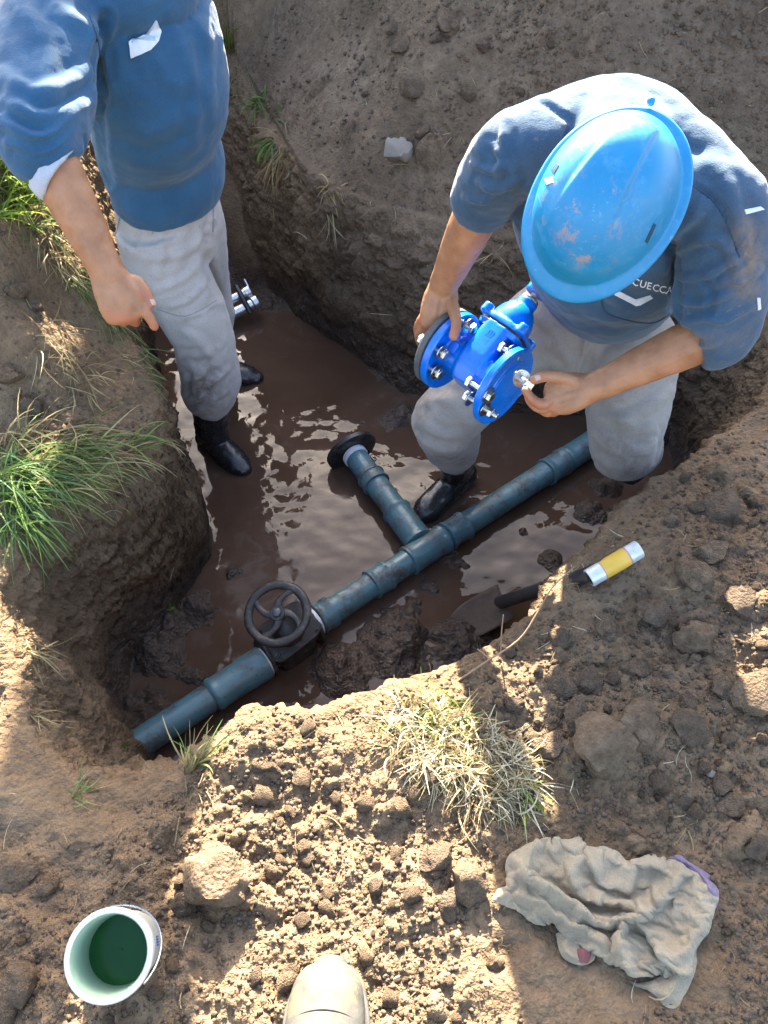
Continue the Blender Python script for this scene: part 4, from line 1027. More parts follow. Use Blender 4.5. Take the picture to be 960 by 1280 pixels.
# ================================================================== THE PIPELINE ON THE PIT FLOOR
AZ = WZ + .045
def ax(px, py, z=AZ): return PZ(px, py, z)
def stain_part(name, v, f, mat, parent, spots=(), label=None, angle=45):
    o = part(name, v, f, mat, parent, angle=angle, label=label)
    va = np.array([tuple(q) for q in v]); set_attr(o.data, 'stain', blob(va, spots)); return o
def pipe_run(parent, a, b, segs):
    """segs: (name, f0, f1, radius, kind, mat) as fractions along a-b"""
    d = b-a; L = d.length; u = d/L
    for name, f0, f1, r, kind, mat, *sp in segs:
        p0 = f0*L; n = f1*L-p0; sp = sp[0] if sp else ()
        if kind == 'pipe': prof = [(0, r), (n, r)]
        elif kind == 'ring': prof = [(0, r*.90), (n*.12, r), (n*.88, r), (n, r*.90)]
        elif kind == 'socket': # plain sleeve with a raised bead at each end
            q = min(.010, n*.12)
            prof = [(0, r*.93), (q*.3, r*1.06), (q, r*1.07), (q*1.5, r), (n-q*1.5, r), (n-q, r*1.07), (n-q*.3, r*1.06), (n, r*.93)]
        elif kind == 'bell': # widens towards the end
            q = min(.014, n*.15)
            prof = [(0, r*.90), (q*.5, r*1.03), (q*1.2, r*1.05), (q*1.7, r*.985), (n*.55, r*.99), (n*.62, r*1.035), (n-.012, r*1.035), (n-.009, r*1.06), (n, r*1.05)]
        k = max(2, int(n/.02)); fine = []
        for (x0, r0), (x1, r1) in zip(prof[:-1], prof[1:]):
            m = max(1, int((x1-x0)/.012))
            for j in range(m): fine.append((x0+(x1-x0)*j/m, r0+(r1-r0)*j/m))
        fine.append(prof[-1])
        rv = random.Random(int(p0*9173)); sp = list(sp)+[(a+u*(p0+n*rv.random())+Vector((rv.gauss(0, .03), rv.gauss(0, .03), rv.uniform(-.01, .045))), .012+.02*rv.random()) for _ in range(2+int(n*12))]
        stain_part(name, *lathe(fine, a+u*p0, u, 40), mat, parent, sp)
R = .0405
# left stretch: from the mud to the old valve
a0 = ax(150, 945); a1 = ax(333, 826)
lp = thing('pipe_section', 'short blue pvc pipe with socket running from the muddy wall to the handwheel valve', 'pipe', (a0+a1)/2 - zz*.045, 'blue pvc pipes on the pit floor')
pipe_run(lp, a0, a1, [('pipe', 0, .70, R, 'pipe', PVC2, [(a0, .06), (a0.lerp(a1, .25), .018)]), ('socket', .60, .985, .0475, 'bell', PVC2, [(a0.lerp(a1, .62)-zz*.02, .022)]), ('white_ring', .985, 1.0, .044, 'ring', WHITE_PVC)])
# long stretch: valve - tee - away under the stooping man, with the branch
b0 = ax(391, 779); tee = ax(531, 686); b1 = ax(772, 533)
lineu = (b1-b0).normalized()
mp = thing('pipe_assembly', 'long blue grey pvc pipe with a tee and collars, running past the stooping person', 'pipe', tee - zz*.045, 'blue pvc pipes on the pit floor')
br1 = PZ(441, 566, AZ+.012)
def fr(p): return (p-b0).dot(lineu)/(b1-b0).length
ft = fr(tee); LL = (b1-b0).length
def at_(px, py): return fr(ax(px, py))
pipe_run(mp, b0, b1, [('white_ring', 0, .012, .044, 'ring', WHITE_PVC), ('socket', .012, at_(414, 763), .0460, 'bell', PVC), ('pipe', at_(412, 764), ft-.05, R, 'pipe', PVC, [(ax(440, 745)+zz*.04, .01)]), ('collar', at_(463, 732), at_(484, 718), .0455, 'socket', PVC),
    ('tee_run', ft-.075/LL, ft+.075/LL, .0465, 'socket', PVC, [(tee+lineu*.03+zz*.03, .035)]), ('collar', ft+.082/LL, ft+.165/LL, .0460, 'socket', PVC, [(tee+lineu*.12+zz*.03, .03)]),
    ('pipe', ft+.05/LL, at_(700, 578), R, 'pipe', PVC, [(ax(600, 640)+zz*.03, .03)]), ('collar', at_(680, 590), at_(703, 575), .0460, 'socket', PVC), ('socket', at_(703, 575), 1.0, .0450, 'bell', PVC, [(ax(735, 555), .03)])])
pipe_run(mp, tee+(br1-tee).normalized()*.03, br1, [('tee_branch', 0, .34, .0465, 'socket', PVC), ('pipe', .2, .95, R, 'pipe', PVC, [(tee.lerp(br1, .55)+zz*.03, .03), (tee.lerp(br1, .72)+zz*.04, .03)]), ('collar', .62, .72, .0465, 'socket', PVC, [(tee.lerp(br1, .7)+zz*.03, .04)]), ('white_ring', .93, .985, .0440, 'ring', WHITE_PVC)])
bu = (br1-tee).normalized(); nfl = (bu + zz*.18).normalized()
fl = part('end_flange', *lathe([(0, .046), (0, .088), (.003, .092), (.017, .092), (.020, .088), (.020, .040), (.012, .038)], br1+bu*.0, nfl, 44), BLACK_PLASTIC, mp, label='black flange closing the branch of the tee')
s1 = nfl.cross(zz).normalized(); s2 = s1.cross(nfl)
for k in range(8):
    a = k*math.pi/4+.3; part('bolt_hole', *lathe([(-.0008, .009), (.0005, .009)], br1+(s1*math.cos(a)+s2*math.sin(a))*.070, nfl, 12), BOOT, fl)

# ------------------------------------------------------------------ the old gate valve with its handwheel
vc = ax(363, 802); vu = lineu
gv = thing('gate_valve', 'mud caked black iron gate valve with round handwheel between the pvc pipes', 'valve', vc-zz*.07)
wn = (zz*.93 - Vector((0, .30, 0)) + cR*(-.10)).normalized()
wc = P(347, 767, 2.20)
mb = MB(); la = (a1-vc).length; lb = (b0-vc).length
mb.add(*lathe([(-la, .046), (-la, .060), (-la+.012, .060), (-la+.014, .040), (0, .050), (lb-.014, .040), (lb-.012, .060), (lb, .060), (lb, .046)], vc, vu, 32))
vs = vu.cross(zz).normalized()
mb.loft([vc-zz*.055, vc+zz*.0, vc+zz*.045+wn*.0], [(.062, .052), (.070, .056), (.064, .050)], n=24, side=vu, power=4)
v, f = fuse(mb, .0045, 2); v = v + vnormals(v, f)*(fbm3(v, .03, 3, 9)*.003)[:, None]
o = part('valve_body', v, f, BLACK_IRON, gv, angle=None)
top = vc+zz*.05
part('bonnet_plate', *loft([top+wn*.0, top+wn*.016], [(.082, .064), (.082, .064)], n=32, side=vu, power=5), BLACK_IRON, gv, bevel=.003)
for sx in (-1, 1):
    for sy in (-1, 1): part('bolt', *lathe([(0, .010), (.010, .010), (.010, .006), (.016, .006)], top+wn*.016+vu*(sx*.066)+vs*(sy*.048), wn, 6), BLACK_IRON, gv)
part('bonnet', *loft([top+wn*.01, top+wn*.035, top.lerp(wc, .55), wc-wn*.03], [.048, .040, .026, .018], n=24), BLACK_IRON, gv)
part('stem', *loft([wc-wn*.04, wc+wn*.016], [.009, .009], n=16), BLACK_IRON, gv)
# wheel
w1 = wn.cross(Vector((0, 1, 0))).normalized(); w2 = wn.cross(w1)*-1; RW = .0815
def wp(r, a, h=0): return wc + w1*(r*math.cos(a)) + w2*(r*math.sin(a)) + wn*h
hw_v, hw_f = [], []
NR, NC = 72, 14
for k in range(NR):
    a = 2*math.pi*k/NR
    for j in range(NC):
        b = 2*math.pi*j/NC; hw_v.append(wp(RW+.0125*math.cos(b), a, .0095*math.sin(b)))
for k in range(NR):
    for j in range(NC):
        k2 = (k+1) % NR; j2 = (j+1) % NC; hw_f.append((k*NC+j, k2*NC+j, k2*NC+j2, k*NC+j2))
v = np.array([tuple(q) for q in hw_v]); v += (fbm3(v, .02, 2, 3)*.0012)[:, None]
wheel = part('handwheel', v, hw_f, BLACK_IRON, gv)
for k in range(4):
    a = math.radians(118+90*k)
    pts = [wp(.016, a-.55, 0), wp(.034, a-.42, 0), wp(.054, a-.16, 0), wp(.070, a+.02, 0), wp(.080, a+.04, 0)]
    part('spoke', *loft(pts, [(.014, .006), (.010, .0055), (.0085, .005), (.010, .005), (.015, .006)], n=12, side=w1*math.cos(a+1.57)+w2*math.sin(a+1.57), sub=4), BLACK_IRON, wheel)
part('hub', *lathe([(-.012, .022), (.004, .023), (.008, .020), (.008, .014)], wc, wn, 28), BLACK_IRON, wheel)
part('hub_nut', *lathe([(.006, .0125), (.015, .0125), (.017, .009)], wc, wn, 6), mat_plain('muddy_nut', (.05, .052, .055), (.10, .10, .105), .4, metal=.5), wheel)

# ------------------------------------------------------------------ the new blue valve in the man's hands
A_ = (cR*.777 - cU*.63)*math.cos(math.radians(24)) - cF*math.sin(math.radians(24)); A_.normalize()
S_ = (cR*.60 + cU*.80) - cF*.02; S_ = (S_ - A_*S_.dot(A_)).normalized(); Y_ = S_.cross(A_).normalized()
if Y_.dot(cF) > 0: Y_ = -Y_
VO = P(595.5, 460, 1.835)
def vl(x, y, z): return VO + A_*x + Y_*y + S_*z
bvv = thing('gate_valve', 'new bright blue flanged gate valve held by the stooping person', 'valve', VO - Vector((0, 0, .1)))
mb = MB()
mb.add(*lathe([(-.088, .060), (-.074, .057), (-.062, .046), (-.03, .045), (.03, .045), (.062, .046), (.074, .057), (.088, .060)], VO, A_, 40, side=Y_))
mb.loft([vl(0, 0, -.050), vl(0, 0, -.02), vl(0, 0, .02), vl(0, 0, .100)], [(.030, .030), (.038, .048), (.038, .056), (.038, .054)], n=40, side=A_, power=5, sub=2)
v, f = fuse(mb, .0030, 3)
body = part('valve_body', v, f, VALVE_BLUE, bvv, angle=None)
# raised maker's badge, too worn to read
part('badge', *loft([vl(0, .047, .055), vl(0, .0535, .055)], [(.018, .034), (.017, .033)], n=28, side=A_, power=3), VALVE_BLUE, body, bevel=.001)
for (bx_, bz_, wx_, wz_) in ((-.006, .070, .0012, .008), (.000, .072, .0012, .007), (.006, .070, .0012, .008), (0, .063, .008, .0011), (-.005, .044, .0012, .007), (.004, .044, .0012, .007), (0, .052, .007, .0011), (0, .037, .007, .0011), (.007, .050, .0011, .006)):
    part('badge_mark', *box(vl(bx_, .0545, bz_), wx_, .0012, wz_, (A_, Y_, S_)), VALVE_BLUE, body)
for (x_, z_) in ((-.052, .0), (.056, .004)):
    part('cast_boss', *loft([vl(x_, .046, z_), vl(x_, .0525, z_)], [(.010, .014), (.009, .013)], n=16, side=A_, power=4), VALVE_BLUE, body)
for s_, nm in ((-1, 'flange'), (1, 'flange')):
    part(nm, *lathe([(.070, .050), (.070, .0925), (.073, .0955), (.086, .0955), (.089, .0925), (.089, .068), (.0915, .066), (.0915, .001)], VO, A_*s_, 56, side=Y_), VALVE_BLUE, bvv)
part('face_plate', *lathe([(.088, .062), (.0935, .061), (.0945, .058), (.0945, .001)], VO, A_, 44), VALVE_BLUE, bvv)
# rubber gasket on the far flange
part('gasket', *lathe([(.0925, .030), (.0925, .093), (.094, .095), (.1065, .095), (.109, .092), (.110, .030)], VO, -A_, 56, side=Y_), RUBBER, bvv, label='grey black rubber gasket over the far flange')
part('bonnet_gasket', *loft([vl(0, 0, .098), vl(0, 0, .104)], [(.058, .052), (.058, .052)], n=40, side=A_, power=4), BOOT, bvv)
mb = MB()
mb.loft([vl(0, 0, .084), vl(0, 0, .098)], [(.056, .050), (.060, .054)], n=40, side=A_, power=4)
part('body_collar', mb.v, mb.f, VALVE_BLUE, bvv, bevel=.002)
mb = MB()
mb.loft([vl(0, 0, .104), vl(0, 0, .119)], [(.062, .055), (.060, .053)], n=40, side=A_, power=4)
mb.loft([vl(0, 0, .112), vl(0, 0, .135), vl(0, 0, .155), vl(0, 0, .172)], [(.052, .046), (.050, .045), (.042, .040), (.030, .030)], n=32, side=A_, sub=3)
mb.loft([vl(0, 0, .16), vl(0, 0, .193)], [(.0255, .0255), (.0245, .0245)], n=28, side=A_)
for sx in (-1, 1):
    for sy in (-1, 1): mb.loft([vl(sx*.050, sy*.043, .106), vl(sx*.050, sy*.043, .130)], [.014, .0125], n=16, side=A_)
v, f = fuse(mb, .0028, 4)
bon = part('bonnet', v, f, VALVE_BLUE, bvv, angle=None)
part('gland_ring', *lathe([(.190, .0215), (.197, .0225), (.200, .020), (.200, .010)], VO, S_, 28), BRASS, bvv)
part('stem', *lathe([(.195, .0070), (.226, .0070)], VO, S_, 16), WHITE_PVC, bvv)
cap_ = part('stem_cap', *lathe([(.212, .010), (.212, .0235), (.215, .0255), (.233, .0250), (.236, .0215), (.243, .0215), (.246, .0235), (.262, .0225), (.266, .019), (.266, .001)], VO, S_, 30), VALVE_BLUE, bvv)
def bolt(parent, o, d, length, head=.0125, r=.0068, nut=None, washer=None, name='bolt'):
    d = Vector(d).normalized(); o = Vector(o)
    bo = part(name, *lathe([(-.010, head*.9), (-.009, head), (-.001, head), (0, head*.95)], o, d, 6), STEEL, parent)
    sh = [(0, r)]
    n = int(length/.0022)
    for k in range(n): sh += [(length*k/n+.0003, r*(1.0 if k % 2 else .90))]
    sh += [(length, r*.8)]
    part('shank', *lathe(sh, o, d, 14), STEEL, bo)
    for w_ in (washer or []): part('washer', *lathe([(w_, .019), (w_+.0018, .019)], o, d, 26), STEEL, bo)
    if nut is not None: part('nut', *lathe([(nut, .0115), (nut+.001, .0125), (nut+.009, .0125), (nut+.010, .0115)], o, d, 6), STEEL, bo)
    return bo
# angles round the flange measured from the stem axis towards us
def fp(ang, x, r=.078):
    r *= .96; a = math.radians(ang); return VO + A_*x + S_*(r*math.cos(a)) + Y_*(r*math.sin(a))
bolt(bvv, fp(112, -.052), -A_, .075, washer=[.004, ], nut=.062)
bolt(bvv, fp(150, -.050), -A_, .045, washer=[.004])
bolt(bvv, fp(38, -.050), -A_, .045, washer=[.008])
bolt(bvv, fp(180, -.104, .07), -A_, .030, head=.011)
bolt(bvv, fp(38, .045), A_, .045, washer=[.016])
bolt(bvv, fp(158, .042), A_, .085, washer=[.006, .050], nut=.062)
bolt(bvv, fp(128, .04), A_, .062, washer=[.050], nut=.052)
# the bolt between thumb and forefinger
hb0 = P(659, 480, 1.645); hb1 = P(637, 460, 1.745); hd = (hb1-hb0).normalized()
hb = thing('bolt', 'single zinc bolt with washer pinched between thumb and forefinger', 'bolt', hb0)
bo = bolt(hb, hb0, hd, .070, head=.0125, r=.0075, washer=[.034], name='bolt_head')

# ------------------------------------------------------------------ steel fitting in the water behind the standing man
sp0 = PZ(262, 408, WZ+.03); sp1 = PZ(318, 379, WZ+.06); sd_ = (sp1-sp0).normalized()
stf = thing('pipe_fitting', 'shiny steel pipe fitting with black strap lying behind the standing person', 'fitting', sp0.lerp(sp1, .5)-zz*.04)
part('tube', *lathe([(0, .024), ((sp1-sp0).length, .024)], sp0, sd_, 28), STEEL, stf)
part('collar', *lathe([(0, .026), (.004, .030), (.024, .030), (.028, .026), (.028, .018)], sp1-sd_*.012, sd_, 28), STEEL, stf)
up_ = (cU*.85 - cR*.45).normalized()
q0 = sp0.lerp(sp1, .60)+up_*.055; q1 = sp1+up_*.052+sd_*.004
part('branch_tube', *lathe([(0, .020), ((q1-q0).length, .020)], q0, sd_, 24), STEEL, stf)
part('branch_collar', *lathe([(-.022, .026), (0, .027), (.003, .023)], q1, sd_, 24), STEEL, stf)
part('clip_plate', *box(q1+up_*.035+sd_*.004, .0035, .018, .010, (sd_, up_, sd_.cross(up_))), STEEL, stf, bevel=.001)
m_ = sp1-sd_*.032
part('strap', *loft([m_-up_*.032+cF*-.02, m_+up_*.0-cF*.032, m_+up_*.05-cF*.028, m_+up_*.095-cF*.015], [(.010, .004)]*4, n=10, side=sd_, sub=3), BOOT, stf)

# ------------------------------------------------------------------ shovel stuck in the mud, and the taped tube on the bank
y0 = gh(736, 732)[0]+zz*.050; y1 = gh(799, 696)[0]+zz*.056; y0 = P(736, 723, (y0-Vector((0, 0, CAMZ))).dot(cF)); y1 = P(799, 686, (y1-Vector((0, 0, CAMZ))).dot(cF))
SHAFT = mat_plain('wet_dark_wood', (.018, .017, .018), (.040, .037, .036), .38, sc=20, bump=.4, spots=((.07, .05, .038), .56, .8))
BLADE = mat_plain('muddy_blade', (.050, .031, .020), (.080, .052, .035), .8, sc=12, bump=.4, spots=((.035, .024, .018), .55, .7))
s0 = PZ(628, 752, WZ+.075); s1_ = gh(722, 712)[0] + zz*.012; 
sv_ = thing('shovel', 'dark wet shovel lying half sunk in mud with its blade showing', 'shovel', PZ(600, 770, WZ))
mid_ = s0.lerp(s1_, .5)
e0 = y0.lerp(y1, .02)+cU*.024-zz*.030; e1 = y0.lerp(y1, .80)+cU*.026-zz*.034
part('shaft', *loft([s0-(s1_-s0)*.05, s0, s0.lerp(e0, .5), e0, e1], [.016, .019, .0185, .0165, .014], n=18, sub=3, dome=True), SHAFT, sv_)
bc = PZ(603, 768, WZ+.035); bdir = (bc-s0); bdir.z = 0; bdir.normalize(); bsd = bdir.cross(zz)
vv_, ff_ = [], []
NB, MBn = 15, 13
for i in range(NB):
    u = i/(NB-1)
    wd = .062*(1-.0*u)*math.sqrt(max(0.02, 1-max(0, (u-.45)/.56)**2.2)); 
    for j in range(MBn):
        q = (j/(MBn-1)*2-1)
        vv_.append(s0 - zz*.012 + bdir*(-.01+u*.175) + bsd*(q*wd) + zz*(.014*q*q - .085*u - .010*(1-u)*(1-abs(q))*-1))
for i in range(NB-1):
    for j in range(MBn-1): ff_.append((i*MBn+j, (i+1)*MBn+j, (i+1)*MBn+j+1, i*MBn+j+1))
bo_ = part('blade', vv_, ff_, BLADE, sv_); so_ = bo_.modifiers.new('s', 'SOLIDIFY'); so_.thickness = .004
YEL = mat_plain('yellow_tape', (.60, .34, .035), (.72, .43, .06), .45, sc=18, bump=.25, spots=((.16, .09, .05), .64, .8))
SILV = mat_plain('silver_tape', (.50, .51, .53), (.72, .73, .74), .32, metal=.35, sc=30, bump=.3, spots=((.14, .12, .11), .62, .6))
PINK = mat_plain('faded_red_edge', (.42, .20, .16), (.52, .28, .22), .5, sc=40)
yt = thing('taped_tube', 'yellow tube with silver taped ends lying on the bank edge', 'tube', y0.lerp(y1, .5)-zz*.02)
yd = (y1-y0); yl = yd.length; yd.normalize(); yr = .0205
part('silver_end', *lathe([(0, yr*.78), (0, yr*.98), (.002, yr), (yl*.26, yr), (yl*.262, yr*.98)], y0, yd, 28), SILV, yt)
part('tube_mouth', *lathe([(-.0006, .001), (-.0006, yr*.76), (.001, yr*.76)], y0, yd, 24), BOOT, yt)
part('red_edge', *lathe([(yl*.255, yr*1.002), (yl*.29, yr*1.008)], y0, yd, 28), PINK, yt)
part('yellow_sleeve', *lathe([(yl*.275, yr*1.0), (yl*.28, yr*1.02), (yl*.74, yr*1.02), (yl*.745, yr)], y0, yd, 28), YEL, yt)
part('red_edge', *lathe([(yl*.735, yr*1.005), (yl*.775, yr*1.008)], y0, yd, 28), PINK, yt)
part('silver_end', *lathe([(yl*.76, yr*.98), (yl*.765, yr), (yl-.003, yr), (yl, yr*.94), (yl, .001)], y0, yd, 28), SILV, yt)
# ================================================================== THINGS ON THE NEAR BANK
# ------------------------------------------------------------------ paint pail
PAIL = mat_plain('white_pail_plastic', (.42, .42, .39), (.56, .56, .52), .38, sc=16, bump=.15, spots=((.10, .085, .07), .60, .75))
PAIL_IN = mat_plain('mint_lit_inside', (.30, .42, .30), (.38, .50, .37), .35, sc=12, bump=.1)  # mint tint puts light coming through the white plastic into the colour
GLIQ = mat_plain('dark_green_liquid', (.008, .075, .012), (.014, .115, .020), .12, sc=10, bump=.05, spec=.25)
rimc = P(136, 1194, 1.135); basec = P(161, 1182, 1.275); pax = (rimc-basec); ph_ = pax.length; pax.normalize()
pail = thing('paint_pail', 'small white plastic pail with dark green liquid standing on the soil', 'pail', basec)
ro, rb = .0575, .0505
part('shell', *lathe([(0, rb*.3), (0, rb*.97), (.003, rb), (ph_*.55, rb+(ro-rb)*.5), (ph_*.72, ro*.955), (ph_*.74, ro*1.0), (ph_*.77, ro*1.0), (ph_*.785, ro*.96), (ph_*.93, ro*.965), (ph_*.94, ro*1.06), (ph_*.985, ro*1.07), (ph_, ro*1.05), (ph_*1.0, ro*.93)], basec, pax, 56, close=False), PAIL, pail)
part('inner_wall', *lathe([(ph_*1.0, ro*.93), (ph_*.97, ro*.90), (ph_*.3, ro*.84), (ph_*.05, rb*.85), (ph_*.05, .001)], basec, pax, 48, close=False), PAIL_IN, pail)
lc = basec + pax*(ph_*.36); lr = ro*.855
part('liquid', *lathe([(0, lr*.985), (.0005, lr*.5), (.0005, .001)], lc, pax, 48, close=False), GLIQ, pail)
hv_ = []
hs = (cR*.9-cU*.2); hs = (hs-pax*hs.dot(pax)).normalized(); ht = pax.cross(hs)
hp_ = basec+pax*(ph_*.76)
part('wire_handle', *loft([hp_+(hs*math.cos(a)+ht*math.sin(a))*ro*1.07-pax*(.045*math.sin((a+.5)/2.6*math.pi)) for a in np.linspace(-.5, 2.1, 22)], [.0016]*22, n=8), STEEL, pail)
BLUEINK = mat_plain('blue_print', (.05, .12, .34), (.08, .17, .42), .5)
for k in range(4):
    a = .30+.07*k
    p_ = basec+pax*(ph_*(.40))+(hs*math.cos(a)+ht*math.sin(a))*(ro*.935)
    part('blue_mark', *box(p_, .0012, .0008, .008+.002*(k % 2), ((-hs*math.sin(a)+ht*math.cos(a)), hs*math.cos(a)+ht*math.sin(a), pax)), BLUEINK, pail)

# ------------------------------------------------------------------ the photographer's boot
BOOTW = mat_plain('dusty_pale_rubber', (.048, .045, .041), (.085, .081, .074), .62, sc=22, bump=.6, spec=.2, spots=((.13, .098, .062), .48, .8))
WELT = mat_plain('grey_welt', (.06, .056, .05), (.10, .094, .085), .55, sc=20, bump=.3)
tx = P(414, 1222, 1.27); gx0 = tx.x; gy0 = tx.y; gz0 = gz(gx0, gy0)-.004
bt_ = thing('work_boot', 'pale dusty rubber boot standing on sunlit soil', 'boot', (gx0, gy0-.12, gz0))
bd = Vector((.03, 1, 0)).normalized(); bs_ = bd.cross(zz); o0 = Vector((gx0, gy0, gz0))
mb = MB()
mb.loft([o0+bd*.006+zz*.040, o0-bd*.001+zz*.044, o0-bd*.012+zz*.049, o0-bd*.030+zz*.054, o0-bd*.065+zz*.058, o0-bd*.11+zz*.064, o0-bd*.17+zz*.075, o0-bd*.25+zz*.06, o0-bd*.27+zz*.05], [(.022, .012), (.036, .018), (.047, .025), (.0545, .032), (.0585, .038), (.0585, .044), (.047, .052), (.042, .045), (.025, .03)], n=28, side=bs_, sub=4, dome=True)
mb.loft([o0-bd*.21+zz*.07, o0-bd*.22+zz*.18, o0-bd*.235+zz*.34], [(.050, .058), (.058, .062), (.065, .068)], n=26, side=bs_, sub=3)
v, f = fuse(mb, .0045, 4)
upper = part('upper', v, f, BOOTW, bt_, angle=None)
# toe cap ridge and sole
mb = MB(); mb.loft([o0+bd*.014+zz*.017, o0+bd*.006+zz*.017, o0-bd*.015+zz*.017, o0-bd*.06+zz*.017, o0-bd*.11+zz*.017, o0-bd*.18+zz*.017, o0-bd*.26+zz*.017, o0-bd*.285+zz*.017], [(.026, .013), (.041, .015), (.055, .017), (.0640, .017), (.062, .017), (.050, .017), (.047, .017), (.03, .014)], n=30, side=bs_, sub=4, power=3, dome=True)
part('sole', mb.v, mb.f, BOOTW, bt_, angle=None)
rp = []
for k in range(25):
    a = math.pi*(k/24); rp.append(o0 - bd*(.075-.089*math.sin(a)) + bs_*(-.0605*math.cos(a)*(1-.10*math.sin(a)**4)) + zz*(.030+.002*math.sin(a)))
part('welt', *loft(rp, [.0052]*25, n=8), WELT, bt_)
cp = [o0 - bd*(.088-.030*math.cos(a)) + bs_*(.0565*math.sin(a)) + zz*(.058+.037*math.cos(a)) for a in np.linspace(-1.3, 1.3, 21)]
part('toe_cap_edge', *loft(cp, [.0022]*21, n=8), BOOTW, bt_)

# ------------------------------------------------------------------ the rag
RAG = mat_cloth('faded_grey_green_cloth', (.255, .205, .135), (.34, .280, .19), (.12, .095, .075), 8, (.58, .80), .45, weave=420)
RAGP = mat_cloth('faded_purple_hem', (.15, .115, .17), (.21, .16, .23), (.12, .09, .10), 10, (.6, .8), .4)
RAGR = mat_cloth('faded_red_corner', (.16, .055, .055), (.23, .09, .085))
rag_c = on_ground(755, 1150)
rag = thing('rag', 'crumpled grey green cloth rag with purple hem lying on the soil', 'rag', rag_c)
def rag_sheet(name, outline, ridges, base_h, mat, step=2.3, seed=0, parent=rag, edge=.010, stain=None):
    """a draped piece: outline and fold lines as they lie on the ground plane; thickness and undersides are real"""
    L = [Vector((p[0], p[1], 0)) for p in outline]
    L2, _ = catmull(L+[L[0]], [(1, 1)]*(len(L)+1), 5); L2 = np.array([(q.x, q.y) for q in L2[:-1]])
    L2 += np.stack([vn2(L2[:, 0]/14, L2[:, 1]/14, seed), vn2(L2[:, 0]/14, L2[:, 1]/14, seed+1)], 1)*2.2
    lo = L2.min(0); hi = L2.max(0)
    bm = bmesh.new(); bm.faces.new([bm.verts.new((p[0], p[1], 0)) for p in L2])
    for axx in (0, 1):
        k = lo[axx]+step
        while k < hi[axx]-.01:
            co = [0, 0, 0]; co[axx] = k; no = [0, 0, 0]; no[axx] = 1
            bmesh.ops.bisect_plane(bm, geom=bm.verts[:]+bm.edges[:]+bm.faces[:], plane_co=co, plane_no=no); k += step
    bmesh.ops.triangulate(bm, faces=bm.faces)
    q = np.array([vv.co[:2] for vv in bm.verts]); F = [tuple(x.index for x in fc.verts) for fc in bm.faces]; bm.free()
    de = polydist(q, np.vstack([L2, L2[:1]]))
    h = base_h*(1-np.exp(-de/14)) + .0
    for line, wd, am in ridges:
        LL = [Vector((p[0], p[1], 0)) for p in line]
        if len(LL) > 2: LL, _ = catmull(LL, [(1, 1)]*len(LL), 5)
        LN = np.array([(p.x, p.y) for p in LL]); d = polydist(q, LN)/wd
        # one steep side, one gentle side
        sgn = np.zeros(len(q)); best = np.full(len(q), 1e9)
        for a, b in zip(LN[:-1], LN[1:]):
            ab = b-a; t = np.clip(((q-a)@ab)/max(ab@ab, 1e-9), 0, 1); dd = np.linalg.norm(q-(a+t[:, None]*ab), axis=1)
            m = dd < best; best[m] = dd[m]; sgn[m] = np.sign(ab[0]*(q[m, 1]-a[1])-ab[1]*(q[m, 0]-a[0]))
        d = np.where(sgn > 0, d*2.3, d*.75)
        e = np.minimum(np.linalg.norm(q-LN[0], axis=1), np.linalg.norm(q-LN[-1], axis=1))/(2.2*wd)
        h += am*np.exp(-d**1.5)*np.clip(.3+e, 0, 1)
    h += .0035*fbm2(q[:, 0], q[:, 1], 26, 3, seed+5) + .0015*fbm2(q[:, 0], q[:, 1], 8, 2, seed+6)
    h *= np.clip(de/3.0, .15, 1)**.5
    top = []
    for (a, b), hh in zip(q, h):
        p = PZ(a, b, rag_c.z+.004); g_ = gz(p.x, p.y); g0 = .75*g_+.25*rag_c.z
        top.append(PZ(a, b, g0+edge+max(hh, 0)))
    n = len(top)
    nn = np.array([tuple(p) for p in top])
    bot = nn.copy(); bot[:, 2] -= .0035
    ed = {}
    for fc in F:
        for a, b in zip(fc, fc[1:]+fc[:1]): ed[(a, b)] = 1
    faces = list(F)+[tuple(i+n for i in reversed(fc)) for fc in F]
    for (a, b) in ed:
        if (b, a) not in ed: faces.append((b, a, a+n, b+n))
    va = np.vstack([nn, bot])
    o = cloth_part(name, va, faces, mat, parent, stain=np.zeros(len(va)) if stain is None else np.tile(np.exp(-(((q-np.array(stain[0]))/np.array(stain[1]))**2).sum(1)), 2))
    bm = bmesh.new(); bm.from_mesh(o.data); bmesh.ops.recalc_face_normals(bm, faces=bm.faces); bm.to_mesh(o.data); bm.free(); smooth_mesh(o.data, 60)
    return o
rag_sheet('under_fold', [(694, 1168), (712, 1160), (735, 1175), (745, 1198), (730, 1206), (708, 1200), (698, 1186)], [([(700, 1172), (708, 1190), (725, 1202)], 7, .010)], .004, RAG, seed=3)
rag_sheet('red_corner', [(722, 1186), (732, 1184), (738, 1194), (735, 1203), (725, 1201)], [], .006, RAGR, seed=5, edge=.013)
rag_sheet('under_layer', [(786, 1228), (820, 1222), (862, 1180), (872, 1200), (862, 1236), (846, 1258), (832, 1258), (815, 1240)], [([(830, 1255), (845, 1225), (866, 1195)], 9, .012)], .010, RAG, seed=7, edge=.004)
RO = [(612, 1122), (622, 1112), (633, 1108), (631, 1082), (642, 1066), (690, 1050), (726, 1046), (732, 1056), (770, 1062), (782, 1076), (792, 1074), (815, 1070), (846, 1078), (862, 1088), (888, 1105), (897, 1128), (884, 1165), (868, 1190), (866, 1212), (848, 1232), (820, 1230), (800, 1234), (786, 1240), (772, 1228), (762, 1206), (742, 1200), (730, 1186), (700, 1166), (690, 1152), (672, 1156), (650, 1140), (632, 1134)]
